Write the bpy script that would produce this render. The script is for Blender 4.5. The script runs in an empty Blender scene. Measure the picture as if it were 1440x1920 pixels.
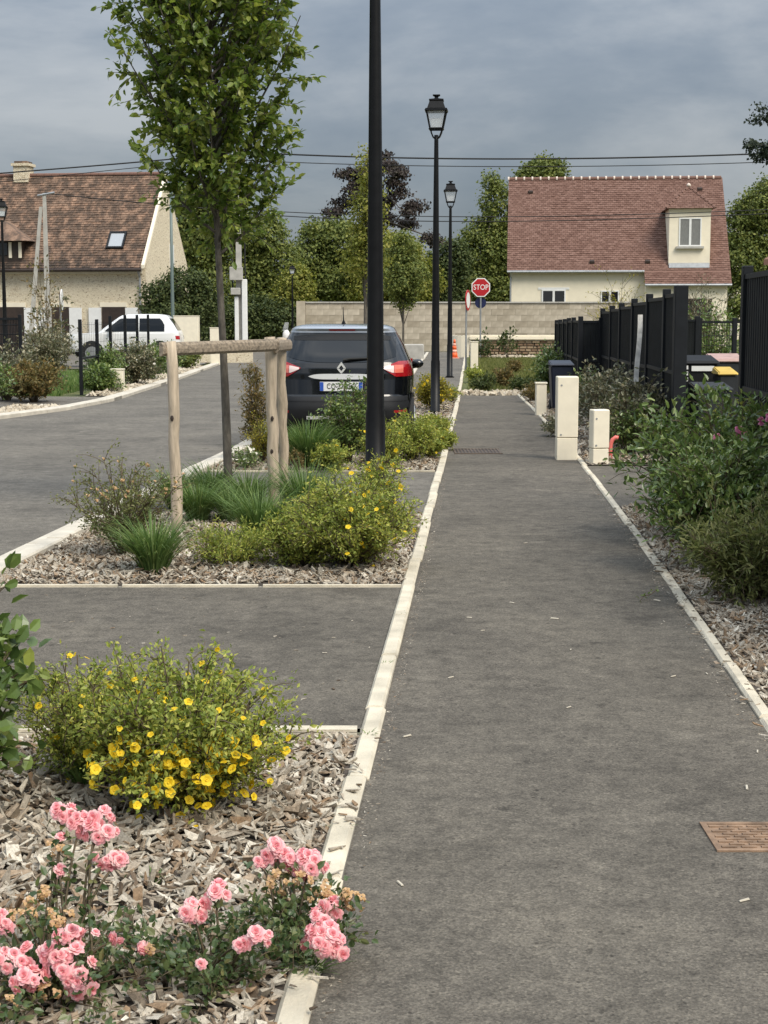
import bpy, bmesh, math, random
import numpy as np
from mathutils import Vector, Matrix

# ---------------------------------------------------------------- camera
sc = bpy.context.scene
COL = sc.collection
F, H, HOR = 2900.0, 1.64, 597.0           # focal length in photo pixels, eye height, horizon row
PITCH = math.atan((960 - HOR) / F)
cam_d = bpy.data.cameras.new('camera')
cam_d.sensor_fit = 'VERTICAL'; cam_d.sensor_height = 24.0
cam_d.lens = 24.0 * F / 1920.0
cam_d.clip_start = 0.1; cam_d.clip_end = 3000
cam = bpy.data.objects.new('camera', cam_d); COL.objects.link(cam)
cam.location = (0, 0, H); cam.rotation_euler = (math.pi / 2 - PITCH, 0, 0)
sc.camera = cam

# ---------------------------------------------------------------- world and sun
sc.view_settings.view_transform = 'Standard'; sc.view_settings.look = 'None'
sc.view_settings.gamma = 1.0; sc.view_settings.use_curve_mapping = False
sc.view_settings.exposure = 1.22
SUN_EL, SUN_AZ = math.radians(50), math.radians(138)     # azimuth clockwise from +Y
sun_dir = Vector((math.cos(SUN_EL) * math.sin(SUN_AZ), math.cos(SUN_EL) * math.cos(SUN_AZ), math.sin(SUN_EL)))
sun_d = bpy.data.lights.new('sun', 'SUN'); sun_d.energy = 1.7; sun_d.angle = math.radians(30); sun_d.color = (1.0, 0.92, 0.79)
sun = bpy.data.objects.new('sun', sun_d); COL.objects.link(sun)
sun.rotation_euler = (-sun_dir).to_track_quat('-Z', 'Y').to_euler(); sun.location = (20, -20, 40)

w = bpy.data.worlds.new('World'); sc.world = w; w.use_nodes = True
nt = w.node_tree; nt.nodes.clear()
def wn(t, **k):
    n = nt.nodes.new(t)
    for a, b in k.items(): setattr(n, a, b)
    return n
tc = wn('ShaderNodeTexCoord'); out = wn('ShaderNodeOutputWorld'); bg = wn('ShaderNodeBackground'); bg.inputs[1].default_value = 0.1
sky = wn('ShaderNodeTexSky'); sky.sky_type = 'NISHITA'; sky.sun_disc = False; sky.sun_elevation = SUN_EL; sky.sun_rotation = SUN_AZ
sep = wn('ShaderNodeSeparateXYZ'); nt.links.new(tc.outputs['Generated'], sep.inputs[0])
mp = wn('ShaderNodeMapping'); mp.inputs['Scale'].default_value = (1.6, 1.6, 4.6); mp.inputs['Location'].default_value = (0.37, 0.2, 0.11)
nt.links.new(tc.outputs['Generated'], mp.inputs[0])
n1 = wn('ShaderNodeTexNoise'); n1.inputs['Scale'].default_value = 2.0; n1.inputs['Detail'].default_value = 9; n1.inputs['Roughness'].default_value = 0.55; n1.inputs['Distortion'].default_value = 0.25
nt.links.new(mp.outputs[0], n1.inputs['Vector'])
r1 = wn('ShaderNodeValToRGB')            # cloud body, dark storm grey to pale
e = r1.color_ramp.elements
e[0].position = 0.36; e[0].color = (0.145, 0.182, 0.235, 1)
e[1].position = 0.66; e[1].color = (0.42, 0.437, 0.455, 1)
m_ = r1.color_ramp.elements.new(0.50); m_.color = (0.235, 0.268, 0.31, 1)
nt.links.new(n1.outputs[0], r1.inputs[0])
r2 = wn('ShaderNodeMapRange'); r2.inputs[1].default_value = 0.0; r2.inputs[2].default_value = 1.0; r2.inputs[3].default_value = 3.1; r2.inputs[4].default_value = 27.0   # overcast: zenith brighter than horizon
pw = wn('ShaderNodeMath', operation='POWER'); pw.inputs[1].default_value = 1.35; ab = wn('ShaderNodeMath', operation='ABSOLUTE')
nt.links.new(sep.outputs[2], ab.inputs[0]); nt.links.new(ab.outputs[0], pw.inputs[0]); nt.links.new(pw.outputs[0], r2.inputs[0])
mul = wn('ShaderNodeMixRGB', blend_type='MULTIPLY'); mul.inputs[0].default_value = 1
nt.links.new(r1.outputs[0], mul.inputs[1]); nt.links.new(r2.outputs[0], mul.inputs[2])
mix = wn('ShaderNodeMixRGB'); mix.inputs[0].default_value = 0.93
nt.links.new(sky.outputs[0], mix.inputs[1]); nt.links.new(mul.outputs[0], mix.inputs[2])
nt.links.new(mix.outputs[0], bg.inputs[0]); nt.links.new(bg.outputs[0], out.inputs[0])

# ---------------------------------------------------------------- pixel to place
def ray(px, py):
    u, v = (px - 720) / F, (960 - py) / F
    cp, sp = math.cos(PITCH), math.sin(PITCH)
    return Vector((u, cp + v * sp, -sp + v * cp))
def G(px, py, z=0.0):
    d = ray(px, py); t = (z - H) / d.z
    return Vector((d.x * t, d.y * t, z))
def P(px, py, Y):
    d = ray(px, py); t = Y / d.y
    return Vector((d.x * t, Y, H + d.z * t))

# ---------------------------------------------------------------- object helpers
def link(o): COL.objects.link(o); return o
def tag(o, label=None, cat=None, group=None, kind=None):
    if label: o['label'] = label
    if cat: o['category'] = cat
    if group: o['group'] = group
    if kind: o['kind'] = kind
    return o
def empty(name, loc=(0, 0, 0), rz=0.0, parent=None):
    o = bpy.data.objects.new(name, None); o.location = loc; o.rotation_euler = (0, 0, rz)
    o.empty_display_size = 0.1; o.parent = parent
    return link(o)
def copy_tree(o, parent=None):
    c = o.copy(); link(c); c.parent = parent
    for ch in o.children: copy_tree(ch, c)
    return c
def mesh_np(name, V, Q, mat=None, parent=None, smooth=False):
    """mesh from arrays: V (n,3), Q (m,k) faces of k corners"""
    V = np.asarray(V, dtype=np.float32); Q = np.asarray(Q, dtype=np.int32); k = Q.shape[1]
    me = bpy.data.meshes.new(name)
    me.vertices.add(len(V)); me.vertices.foreach_set('co', V.ravel())
    me.loops.add(Q.size); me.loops.foreach_set('vertex_index', Q.ravel())
    me.polygons.add(len(Q)); me.polygons.foreach_set('loop_start', np.arange(0, Q.size, k, dtype=np.int32))
    me.polygons.foreach_set('loop_total', np.full(len(Q), k, dtype=np.int32))
    me.polygons.foreach_set('use_smooth', np.full(len(Q), smooth, dtype=bool))
    me.update(calc_edges=True); me.validate()
    if mat: me.materials.append(mat)
    o = bpy.data.objects.new(name, me); o.parent = parent
    return link(o)
class MB:
    def __init__(s): s.v = []; s.f = []
    def add(s, vs, fs):
        n = len(s.v); s.v += [tuple(x) for x in vs]; s.f += [tuple(i + n for i in f) for f in fs]; return s
    def box(s, a, b):
        (x0, y0, z0), (x1, y1, z1) = a, b
        return s.add([(x0, y0, z0), (x1, y0, z0), (x1, y1, z0), (x0, y1, z0), (x0, y0, z1), (x1, y0, z1), (x1, y1, z1), (x0, y1, z1)],
                     [(3, 2, 1, 0), (4, 5, 6, 7), (0, 1, 5, 4), (1, 2, 6, 5), (2, 3, 7, 6), (3, 0, 4, 7)])
    def cbox(s, c, d): return s.box([c[i] - d[i] / 2 for i in range(3)], [c[i] + d[i] / 2 for i in range(3)])
    def prism(s, poly, z0, z1):
        n = len(poly)
        return s.add([(p[0], p[1], z0) for p in poly] + [(p[0], p[1], z1) for p in poly],
                     [tuple(range(n))[::-1], tuple(range(n, 2 * n))] + [(i, (i + 1) % n, n + (i + 1) % n, n + i) for i in range(n)])
    def hexa(s, bot, top):
        return s.add(list(bot) + list(top), [(3, 2, 1, 0), (4, 5, 6, 7), (0, 1, 5, 4), (1, 2, 6, 5), (2, 3, 7, 6), (3, 0, 4, 7)])
    def tube(s, pts, rad, n=6, cap=True):
        pts = [Vector(p) for p in pts]
        if not hasattr(rad, '__len__'): rad = [rad] * len(pts)
        base = len(s.v); prev = None
        for i, p in enumerate(pts):
            t = (pts[min(i + 1, len(pts) - 1)] - pts[max(i - 1, 0)]).normalized()
            ref = Vector((0, 0, 1)) if abs(t.z) < 0.9 else Vector((1, 0, 0))
            if prev is not None:
                a = (prev - t * prev.dot(t))
                a = a.normalized() if a.length > 1e-6 else t.cross(ref).normalized()
            else: a = t.cross(ref).normalized()
            prev = a; b = t.cross(a)
            for j in range(n):
                th = 2 * math.pi * j / n
                s.v.append(tuple(p + (a * math.cos(th) + b * math.sin(th)) * rad[i]))
        for i in range(len(pts) - 1):
            for j in range(n):
                q = base + i * n
                s.f.append((q + j, q + (j + 1) % n, q + n + (j + 1) % n, q + n + j))
        if cap:
            s.f.append(tuple(base + j for j in range(n))[::-1]); q = base + (len(pts) - 1) * n
            s.f.append(tuple(q + j for j in range(n)))
        return s
    def lathe(s, prof, n=16, c=(0, 0), rot=0.0):
        base = len(s.v)
        for r, z in prof:
            for j in range(n):
                th = 2 * math.pi * j / n + rot
                s.v.append((c[0] + r * math.cos(th), c[1] + r * math.sin(th), z))
        for i in range(len(prof) - 1):
            for j in range(n):
                q = base + i * n
                s.f.append((q + j, q + (j + 1) % n, q + n + (j + 1) % n, q + n + j))
        s.f.append(tuple(base + j for j in range(n))[::-1]); q = base + (len(prof) - 1) * n
        s.f.append(tuple(q + j for j in range(n)))
        return s
    def build(s, name, mat=None, parent=None, smooth=False, loc=None):
        me = bpy.data.meshes.new(name); me.from_pydata(s.v, [], s.f)
        if smooth: me.polygons.foreach_set('use_smooth', [True] * len(me.polygons))
        if mat: me.materials.append(mat)
        o = bpy.data.objects.new(name, me); o.parent = parent
        if loc is not None: o.location = loc
        return link(o)
def bevel(o, w=0.005, seg=1):
    bm = bmesh.new(); bm.from_mesh(o.data)
    bmesh.ops.bevel(bm, geom=[e for e in bm.edges if len(e.link_faces) == 2 and e.calc_face_angle(0) > 0.5], offset=w, segments=seg, affect='EDGES', clamp_overlap=True)
    bm.to_mesh(o.data); bm.free(); return o
def dupe(src, loc, parent=None, rot=None, scale=None):
    o = src.copy(); link(o); o.parent = parent; o.location = loc
    if rot is not None: o.rotation_euler = rot
    if scale is not None: o.scale = (scale,) * 3 if not hasattr(scale, '__len__') else scale
    return o

# ---------------------------------------------------------------- materials
def new_mat(name):
    m = bpy.data.materials.new(name); m.use_nodes = True
    n = m.node_tree.nodes; n.clear()
    o = n.new('ShaderNodeOutputMaterial'); b = n.new('ShaderNodeBsdfPrincipled')
    m.node_tree.links.new(b.outputs[0], o.inputs[0])
    return m, n, m.node_tree.links, b, o
def c4(c): return (c[0], c[1], c[2], 1.0)
def ramp(n, stops):
    r = n.new('ShaderNodeValToRGB'); e = r.color_ramp.elements
    e[0].position, e[0].color = stops[0][0], c4(stops[0][1]); e[1].position, e[1].color = stops[-1][0], c4(stops[-1][1])
    for p, c in stops[1:-1]: x = e.new(p); x.color = c4(c)
    return r
def plain(name, col, rough=0.5, metal=0.0, spec=0.5, coat=0.0, var=0.0, vscale=6.0, bump=0.0, bscale=60.0, stretch=(1, 1, 1)):
    m, n, l, b, o = new_mat(name)
    b.inputs['Base Color'].default_value = c4(col); b.inputs['Roughness'].default_value = rough; b.inputs['Metallic'].default_value = metal
    b.inputs['Specular IOR Level'].default_value = spec; b.inputs['Coat Weight'].default_value = coat; b.inputs['Coat Roughness'].default_value = 0.04
    if var or bump:
        t = n.new('ShaderNodeTexCoord'); mpp = n.new('ShaderNodeMapping'); mpp.inputs['Scale'].default_value = stretch
        l.new(t.outputs['Object'], mpp.inputs[0])
    if var:
        x = n.new('ShaderNodeTexNoise'); x.inputs['Scale'].default_value = vscale; x.inputs['Detail'].default_value = 6
        l.new(mpp.outputs[0], x.inputs['Vector'])
        r = ramp(n, [(0.3, [c * (1 - var) for c in col]), (0.7, [min(1, c * (1 + var)) for c in col])])
        l.new(x.outputs[0], r.inputs[0]); l.new(r.outputs[0], b.inputs['Base Color'])
    if bump:
        x = n.new('ShaderNodeTexNoise'); x.inputs['Scale'].default_value = bscale; x.inputs['Detail'].default_value = 5
        l.new(mpp.outputs[0], x.inputs['Vector'])
        bp = n.new('ShaderNodeBump'); bp.inputs['Strength'].default_value = bump; bp.inputs['Distance'].default_value = 0.01
        l.new(x.outputs[0], bp.inputs['Height']); l.new(bp.outputs[0], b.inputs['Normal'])
    return m
def islands(name, cols, rough=0.6, trans=0.0, spec=0.3, noise=0.25, nscale=3.0, grain=0.0):
    """a colour of its own for each loose piece of a mesh (leaf, chip, tile), drifting slowly over the whole"""
    m, n, l, b, o = new_mat(name)
    g = n.new('ShaderNodeNewGeometry'); t = n.new('ShaderNodeTexCoord')
    x = n.new('ShaderNodeTexNoise'); x.inputs['Scale'].default_value = nscale; x.inputs['Detail'].default_value = 3
    l.new(t.outputs['Object'], x.inputs['Vector'])
    a = n.new('ShaderNodeMath'); a.operation = 'MULTIPLY_ADD'; a.inputs[1].default_value = 1 - noise; a.inputs[2].default_value = -noise * 0.5
    l.new(g.outputs['Random Per Island'], a.inputs[0])
    a2 = n.new('ShaderNodeMath'); a2.operation = 'MULTIPLY_ADD'; a2.inputs[1].default_value = 2 * noise
    l.new(x.outputs[0], a2.inputs[0]); l.new(a.outputs[0], a2.inputs[2])
    k = len(cols); r = ramp(n, [(i / (k - 1), c) for i, c in enumerate(cols)])
    l.new(a2.outputs[0], r.inputs[0]); l.new(r.outputs[0], b.inputs['Base Color'])
    if grain:
        y = n.new('ShaderNodeTexNoise'); y.inputs['Scale'].default_value = 95; y.inputs['Detail'].default_value = 5; y.inputs['Roughness'].default_value = .7
        l.new(t.outputs['Object'], y.inputs['Vector']); rg = ramp(n, [(.3, (1 - grain,) * 3), (.55, (1, 1, 1)), (.75, (1 + grain * .6,) * 3)]); l.new(y.outputs[0], rg.inputs[0])
        mg = n.new('ShaderNodeMixRGB'); mg.blend_type = 'MULTIPLY'; mg.inputs[0].default_value = 1; l.new(r.outputs[0], mg.inputs[1]); l.new(rg.outputs[0], mg.inputs[2]); l.new(mg.outputs[0], b.inputs['Base Color'])
        bp = n.new('ShaderNodeBump'); bp.inputs['Strength'].default_value = .6; bp.inputs['Distance'].default_value = .004; l.new(y.outputs[0], bp.inputs['Height']); l.new(bp.outputs[0], b.inputs['Normal'])
    b.inputs['Roughness'].default_value = rough; b.inputs['Specular IOR Level'].default_value = spec
    if trans:
        tr = n.new('ShaderNodeBsdfTranslucent'); mx = n.new('ShaderNodeMixShader'); mx.inputs[0].default_value = trans
        hs = n.new('ShaderNodeHueSaturation'); hs.inputs['Value'].default_value = 1.5; hs.inputs['Saturation'].default_value = 1.1
        l.new(r.outputs[0], hs.inputs['Color']); l.new(hs.outputs[0], tr.inputs[0])
        l.new(b.outputs[0], mx.inputs[1]); l.new(tr.outputs[0], mx.inputs[2]); l.new(mx.outputs[0], o.inputs[0])
    return m
def asphalt(name, base, dark=0.6, light=1.35):
    m, n, l, b, o = new_mat(name)
    t = n.new('ShaderNodeTexCoord')
    def noise(s, d=6, r=0.6):
        x = n.new('ShaderNodeTexNoise'); x.inputs['Scale'].default_value = s; x.inputs['Detail'].default_value = d; x.inputs['Roughness'].default_value = r
        l.new(t.outputs['Object'], x.inputs['Vector']); return x
    big, mid, fine = noise(0.7, 9, 0.72), noise(9, 6, 0.7), noise(150, 3, 0.7)
    def mixc(bt, f, a, c):
        x = n.new('ShaderNodeMixRGB'); x.blend_type = bt; x.inputs[0].default_value = f
        l.new(a, x.inputs[1]); l.new(c, x.inputs[2]); return x.outputs[0]
    r1 = ramp(n, [(0.3, [c * 0.70 for c in base]), (0.5, base), (0.72, [base[0] * 1.32, base[1] * 1.31, base[2] * 1.28])]); l.new(big.outputs[0], r1.inputs[0])
    r2 = ramp(n, [(0.3, (0.66, 0.66, 0.66)), (0.52, (1, 1, 1)), (0.75, (1.28, 1.28, 1.26))]); l.new(mid.outputs[0], r2.inputs[0])
    r3 = ramp(n, [(0.32, (dark, dark, dark)), (0.5, (1, 1, 1)), (0.72, (light, light, light))]); l.new(fine.outputs[0], r3.inputs[0])
    c = mixc('MULTIPLY', 1, mixc('MULTIPLY', 1, r1.outputs[0], r2.outputs[0]), r3.outputs[0])
    st = n.new('ShaderNodeTexVoronoi'); st.inputs['Scale'].default_value = 120; l.new(t.outputs['Object'], st.inputs['Vector'])
    ss = n.new('ShaderNodeSeparateColor'); l.new(st.outputs['Color'], ss.inputs[0]); r6 = ramp(n, [(0.0, (0.72, 0.72, 0.72)), (0.75, (1.05, 1.05, 1.05)), (0.95, (1.15, 1.15, 1.14)), (1.0, (1.35, 1.35, 1.32))]); l.new(ss.outputs[0], r6.inputs[0])
    c = mixc('MULTIPLY', 1, c, r6.outputs[0])
    def blot(s, lo, hi, v):                      # oil stains, damp marks and pale scuffs with edges of their own
        q_ = noise(s, 10, 0.62); r_ = ramp(n, [(lo, (1, 1, 1)), (hi, (v, v, v))]); l.new(q_.outputs[0], r_.inputs[0]); return r_.outputs[0]
    c = mixc('MULTIPLY', 1, mixc('MULTIPLY', 1, mixc('MULTIPLY', 1, c, blot(1.7, .56, .66, .72)), blot(6.3, .62, .67, .66)), blot(2.9, .58, .70, 1.28))
    pit = n.new('ShaderNodeTexVoronoi'); pit.inputs['Scale'].default_value = 30; pit.inputs['Randomness'].default_value = 1
    l.new(t.outputs['Object'], pit.inputs['Vector'])
    r4 = ramp(n, [(0.0, (0.42, 0.42, 0.42)), (0.13, (0.5, 0.5, 0.5)), (0.22, (1, 1, 1))]); l.new(pit.outputs['Distance'], r4.inputs[0])
    holes = noise(7, 2, 0.5); r5 = ramp(n, [(0.47, (0, 0, 0)), (0.60, (1, 1, 1))]); l.new(holes.outputs[0], r5.inputs[0])
    x = n.new('ShaderNodeMixRGB'); x.blend_type = 'MULTIPLY'; l.new(r5.outputs[0], x.inputs[0]); l.new(c, x.inputs[1]); l.new(r4.outputs[0], x.inputs[2])
    l.new(x.outputs[0], b.inputs['Base Color'])
    b.inputs['Roughness'].default_value = 0.88; b.inputs['Specular IOR Level'].default_value = 0.25
    bp = n.new('ShaderNodeBump'); bp.inputs['Strength'].default_value = 0.5; bp.inputs['Distance'].default_value = 0.006
    vb = n.new('ShaderNodeTexVoronoi'); vb.inputs['Scale'].default_value = 110; l.new(t.outputs['Object'], vb.inputs['Vector'])
    l.new(vb.outputs['Distance'], bp.inputs['Height']); l.new(bp.outputs[0], b.inputs['Normal'])
    return m

MT = {}
MT['path'] = asphalt('path asphalt', (0.122, 0.108, 0.088))
MT['road'] = asphalt('road asphalt', (0.150, 0.136, 0.115), 0.7, 1.25)
MT['kerb'] = plain('cast concrete kerb', (0.52, 0.465, 0.36), 0.88, var=0.24, vscale=5, bump=0.35, bscale=90)
MT['kerbw'] = plain('pale road kerb concrete', (0.52, 0.475, 0.395), 0.9, var=0.14, vscale=5, bump=0.3, bscale=80)
MT['mortar'] = plain('grey joint mortar', (0.22, 0.20, 0.165), 0.95, var=0.2)
MT['soil'] = plain('dark bed soil', (0.055, 0.042, 0.032), 0.95, var=0.35, vscale=8, bump=0.6, bscale=30)
MT['chip'] = islands('weathered wood chips', [(0.0649, 0.0481, 0.0332), (0.1687, 0.1265, 0.0891), (0.3894, 0.3416, 0.2732), (0.2596, 0.1707, 0.1010), (0.4673, 0.4175, 0.3386), (0.3245, 0.2846, 0.2257), (0.5971, 0.5440, 0.4514), (0.7269, 0.6705, 0.5584)], 0.9, noise=0.2, nscale=2.5, grain=.5, spec=.15)
MT['chipw'] = plain('bleached wood', (0.50, 0.45, 0.36), 0.8, var=0.2, vscale=20)
MT['gravel'] = islands('pale limestone gravel', [(0.22, 0.18, 0.13), (0.38, 0.32, 0.24), (0.50, 0.44, 0.34), (0.60, 0.55, 0.46)], 0.9)
MT['black'] = plain('black painted steel', (0.006, 0.006, 0.0065), 0.42, spec=0.22, var=0.25, vscale=14)
MT['anth'] = plain('anthracite powder coat', (0.009, 0.0105, 0.013), 0.55, spec=0.25, var=0.2, vscale=8)
MT['slat'] = plain('dark fence infill', (0.009, 0.0105, 0.0115), 0.65, spec=0.18, var=0.3, vscale=5)
MT['cream'] = plain('cream plastic cabinet', (0.78, 0.71, 0.56), 0.55, var=0.06, vscale=7)
MT['creamw'] = plain('cream wall render', (0.80, 0.725, 0.57), 0.9, var=0.05, vscale=2.5, bump=0.15, bscale=50)
MT['white'] = plain('white paint', (0.76, 0.76, 0.74), 0.4, var=0.05)
MT['wood'] = plain('weathered round timber', (0.46, 0.375, 0.275), 0.8, var=0.28, vscale=7, stretch=(6, 6, 0.7), bump=0.5, bscale=26)
MT['woodd'] = plain('grey weathered rail timber', (0.26, 0.21, 0.155), 0.85, var=0.5, vscale=7, stretch=(0.8, 7, 7), bump=0.5, bscale=24)
MT['bark'] = plain('young tree bark', (0.095, 0.083, 0.067), 0.9, var=0.5, vscale=9, stretch=(3, 3, 1.0), bump=0.7, bscale=30)
MT['stem'] = plain('green brown stems', (0.10, 0.075, 0.042), 0.8, var=0.3)
MT['glass'] = plain('dark window glass', (0.012, 0.014, 0.016), 0.04, spec=0.9)
MT['zinc'] = plain('zinc and galvanised steel', (0.34, 0.35, 0.36), 0.45, metal=0.5, var=0.12)
MT['concrete'] = plain('grey pole concrete', (0.40, 0.385, 0.35), 0.9, var=0.15, vscale=4)
MT['red'] = plain('sign red', (0.42, 0.012, 0.018), 0.4)
MT['grass'] = islands('green grass blades', [(0.0441, 0.0819, 0.0227), (0.0900, 0.1556, 0.0406), (0.1502, 0.2210, 0.0648), (0.2401, 0.2782, 0.0972)], 0.55, 0.25)
MT['leaf_tree'] = islands('street tree leaves', [(0.0602, 0.1024, 0.0202), (0.1230, 0.1823, 0.0361), (0.2130, 0.2625, 0.0563), (0.3415, 0.3558, 0.0845)], 0.42, 0.38, 0.4)
MT['leaf_pot'] = islands('small cinquefoil leaves', [(0.1092, 0.1521, 0.0310), (0.2028, 0.2536, 0.0530), (0.3429, 0.3676, 0.0796), (0.5610, 0.5069, 0.1217)], 0.55, 0.3)
MT['leaf_dark'] = islands('glossy dark shrub leaves', [(0.0416, 0.0738, 0.0214), (0.0904, 0.1417, 0.0380), (0.1565, 0.2213, 0.0570), (0.3299, 0.3548, 0.1188)], 0.3, 0.22, 0.55)
MT['leaf_grey'] = islands('grey green shrub leaves', [(0.0474, 0.0601, 0.0277), (0.0969, 0.1060, 0.0524), (0.1832, 0.1730, 0.0955), (0.4740, 0.4060, 0.2618)], 0.35, 0.2, 0.5)
MT['leaf_brown'] = islands('autumn tinted leaves', [(0.0600, 0.0600, 0.0216), (0.1200, 0.1056, 0.0384), (0.2040, 0.1500, 0.0540), (0.2880, 0.1800, 0.0720)], 0.6, 0.3)
MT['leaf_yell'] = islands('yellow green leaves', [(0.0918, 0.1025, 0.0172), (0.1966, 0.1928, 0.0287), (0.3540, 0.3012, 0.0460), (0.5244, 0.4096, 0.0805)], 0.5, 0.35)
MT['leaf_rose'] = islands('rose leaves', [(0.0268, 0.0522, 0.0185), (0.0575, 0.0946, 0.0308), (0.1054, 0.1385, 0.0493), (0.2107, 0.1956, 0.0770)], 0.38, 0.25, 0.5)
MT['leaf_far'] = islands('woodland leaves', [(0.0556, 0.0753, 0.0203), (0.1060, 0.1380, 0.0364), (0.1816, 0.2091, 0.0526), (0.2775, 0.2824, 0.0809)], 0.6, 0.25, 0.25)
MT['leaf_fard'] = islands('dark hedge leaves', [(0.0255, 0.0404, 0.0144), (0.0474, 0.0683, 0.0224), (0.0821, 0.1055, 0.0320), (0.1277, 0.1397, 0.0480)], 0.6, 0.2, 0.25)
MT['leaf_farl'] = islands('light woodland leaves', [(0.0847, 0.1041, 0.0210), (0.1598, 0.1840, 0.0360), (0.2445, 0.2481, 0.0525), (0.3574, 0.3201, 0.0825)], 0.6, 0.3, 0.25)
MT['leaf_copper'] = islands('copper dark leaves', [(0.0224, 0.0168, 0.0168), (0.0420, 0.0308, 0.0294), (0.0630, 0.0504, 0.0420), (0.0840, 0.0770, 0.0504)], 0.6, 0.15, 0.25)
MT['leaf_pine'] = islands('cedar needles', [(0.0137, 0.0233, 0.0168), (0.0246, 0.0372, 0.0240), (0.0383, 0.0524, 0.0324), (0.0616, 0.0698, 0.0420)], 0.6, 0.1, 0.25)
MT['pet_y'] = islands('yellow petals', [(0.62, 0.40, 0.008), (0.74, 0.52, 0.015), (0.82, 0.64, 0.05)], 0.6, 0.25)
MT['pet_p'] = islands('pink petals', [(0.7200, 0.2916, 0.3348), (0.8200, 0.4320, 0.4536), (0.8600, 0.5616, 0.5616), (0.8800, 0.7128, 0.6696)], 0.65, 0.3, noise=0.15)
MT['pet_m'] = islands('magenta petals', [(0.60, 0.15, 0.32), (0.74, 0.28, 0.45), (0.82, 0.42, 0.55)], 0.6, 0.3)
MT['pet_d'] = islands('withered tan petals', [(0.28, 0.16, 0.06), (0.44, 0.27, 0.12), (0.58, 0.40, 0.22), (0.66, 0.42, 0.30)], 0.8, 0.2)
MT['pet_w'] = islands('white petals', [(0.62, 0.58, 0.48), (0.75, 0.72, 0.64)], 0.7, 0.2)
# ================================================================ setting
RNG = np.random.default_rng(7)
def line_from(pix):
    p = [G(*q) for q in pix]; ys = np.array([q.y for q in p]); xs = np.array([q.x for q in p])
    return ys, xs
_ly, _lx = line_from([(585, 1920), (643, 1664), (677, 1520), (701, 1420), (744, 1250), (774, 1110), (799, 1000), (826, 900), (850, 815), (857, 775), (863, 742)])
_cl = np.polyfit(_ly, _lx, 2)
def path_l(y):                                   # path side edge of the left kerb
    return float(np.polyval(_cl, y)) if y < 33 else float(np.polyval(_cl, 33)) + (y - 33) * 0.056
_ry, _rx = line_from([(1428, 1365), (1381, 1290), (1327, 1210), (1272, 1130), (1214, 1050), (1162, 960), (1115, 900), (1085, 862), (1016, 797), (972, 742)])
_cr = np.polyfit(_ry, _rx, 2)
def path_r(y): return float(np.polyval(_cr, y))  # path side edge of the right kerb
def road_r(y): return -2.65 + 0.078 * (min(y, 20) - 10.7) + 0.062 * max(0, y - 20)     # road side of the road kerb
_fy = np.array([20.0, 25.3, 27.8, 30.7, 37.7, 41.0, 55.0, 63.0]); _fx = np.array([-7.6, -6.28, -5.69, -5.40, -5.46, -5.5, -5.85, -6.3])
def road_l(y): return float(np.interp(y, _fy, _fx)) if y >= 20 else -7.6 - (20 - y) * 0.25
def fence_x(y): return 2.125 + 0.0675 * y
KW = 0.08

def sheet(name, polys, z, mat, kind='structure', dens=None):
    v, f = [], []
    for p in polys:
        n = len(v); v += [(a, b, z) for a, b in p]; f.append(tuple(range(n, n + len(p))))
    me = bpy.data.meshes.new(name); me.from_pydata(v, [], f); me.materials.append(mat)
    o = link(bpy.data.objects.new(name, me)); o['kind'] = kind
    return o
def strip_polys(fa, fb, ys): return [[(fa(a), a), (fb(a), a), (fb(b), b), (fa(b), b)] for a, b in zip(ys[:-1], ys[1:])]

# ground: one sheet to the horizon, grass and earth
m, n, l, b, o = new_mat('rough grass ground')
t = n.new('ShaderNodeTexCoord'); x = n.new('ShaderNodeTexNoise'); x.inputs['Scale'].default_value = 0.6; x.inputs['Detail'].default_value = 9; x.inputs['Roughness'].default_value = 0.7
l.new(t.outputs['Object'], x.inputs['Vector'])
r = ramp(n, [(0.30, (0.07, 0.065, 0.03)), (0.48, (0.10, 0.115, 0.035)), (0.62, (0.15, 0.155, 0.05)), (0.75, (0.21, 0.185, 0.085))])
l.new(x.outputs[0], r.inputs[0]); l.new(r.outputs[0], b.inputs['Base Color']); b.inputs['Roughness'].default_value = 0.95
x2 = n.new('ShaderNodeTexNoise'); x2.inputs['Scale'].default_value = 25; x2.inputs['Detail'].default_value = 6; l.new(t.outputs['Object'], x2.inputs['Vector'])
bp = n.new('ShaderNodeBump'); bp.inputs['Strength'].default_value = 1; bp.inputs['Distance'].default_value = 0.06; l.new(x2.outputs[0], bp.inputs['Height']); l.new(bp.outputs[0], b.inputs['Normal'])
MT['ground'] = m
sheet('ground', [[(-900, -60), (900, -60), (900, 1800), (-900, 1800)]], -0.03, MT['ground'])

ysl = [0.3, 3, 6, 9, 12, 15, 18, 20, 22, 25.3, 27.8, 30.7, 34, 37.7, 41, 48, 55, 63, 66.2]
road = sheet('road', strip_polys(road_l, lambda y: path_l(y) - 0.04, ysl) + [[(-45, 66.2), (3.1, 66.2), (4.4, 72), (40, 74), (40, 77.5), (-45, 77.5)], [(-45, 60), (-6.25, 60), (-6.45, 66.2), (-45, 66.2)]], 0.0, MT['road'])
ysp = [0.3, 3, 5, 7, 9, 11, 13, 15, 17, 19, 22, 25, 28, 31, 33.2]
sheet('footpath', strip_polys(lambda y: path_l(y) - 0.01, lambda y: path_r(y) + 0.01, ysp), 0.004, MT['path'])
sheet('crossing_apron', strip_polys(lambda y: road_r(y) + 0.2, lambda y: path_l(y) - KW + 0.01, [6.05, 7.5, 9.36]), 0.005, MT['path'])
sheet('crossing_apron', strip_polys(lambda y: road_r(y) + 0.2, lambda y: path_l(y) - KW + 0.01, [12.83, 14.5, 16.52]), 0.005, MT['road'])
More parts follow.
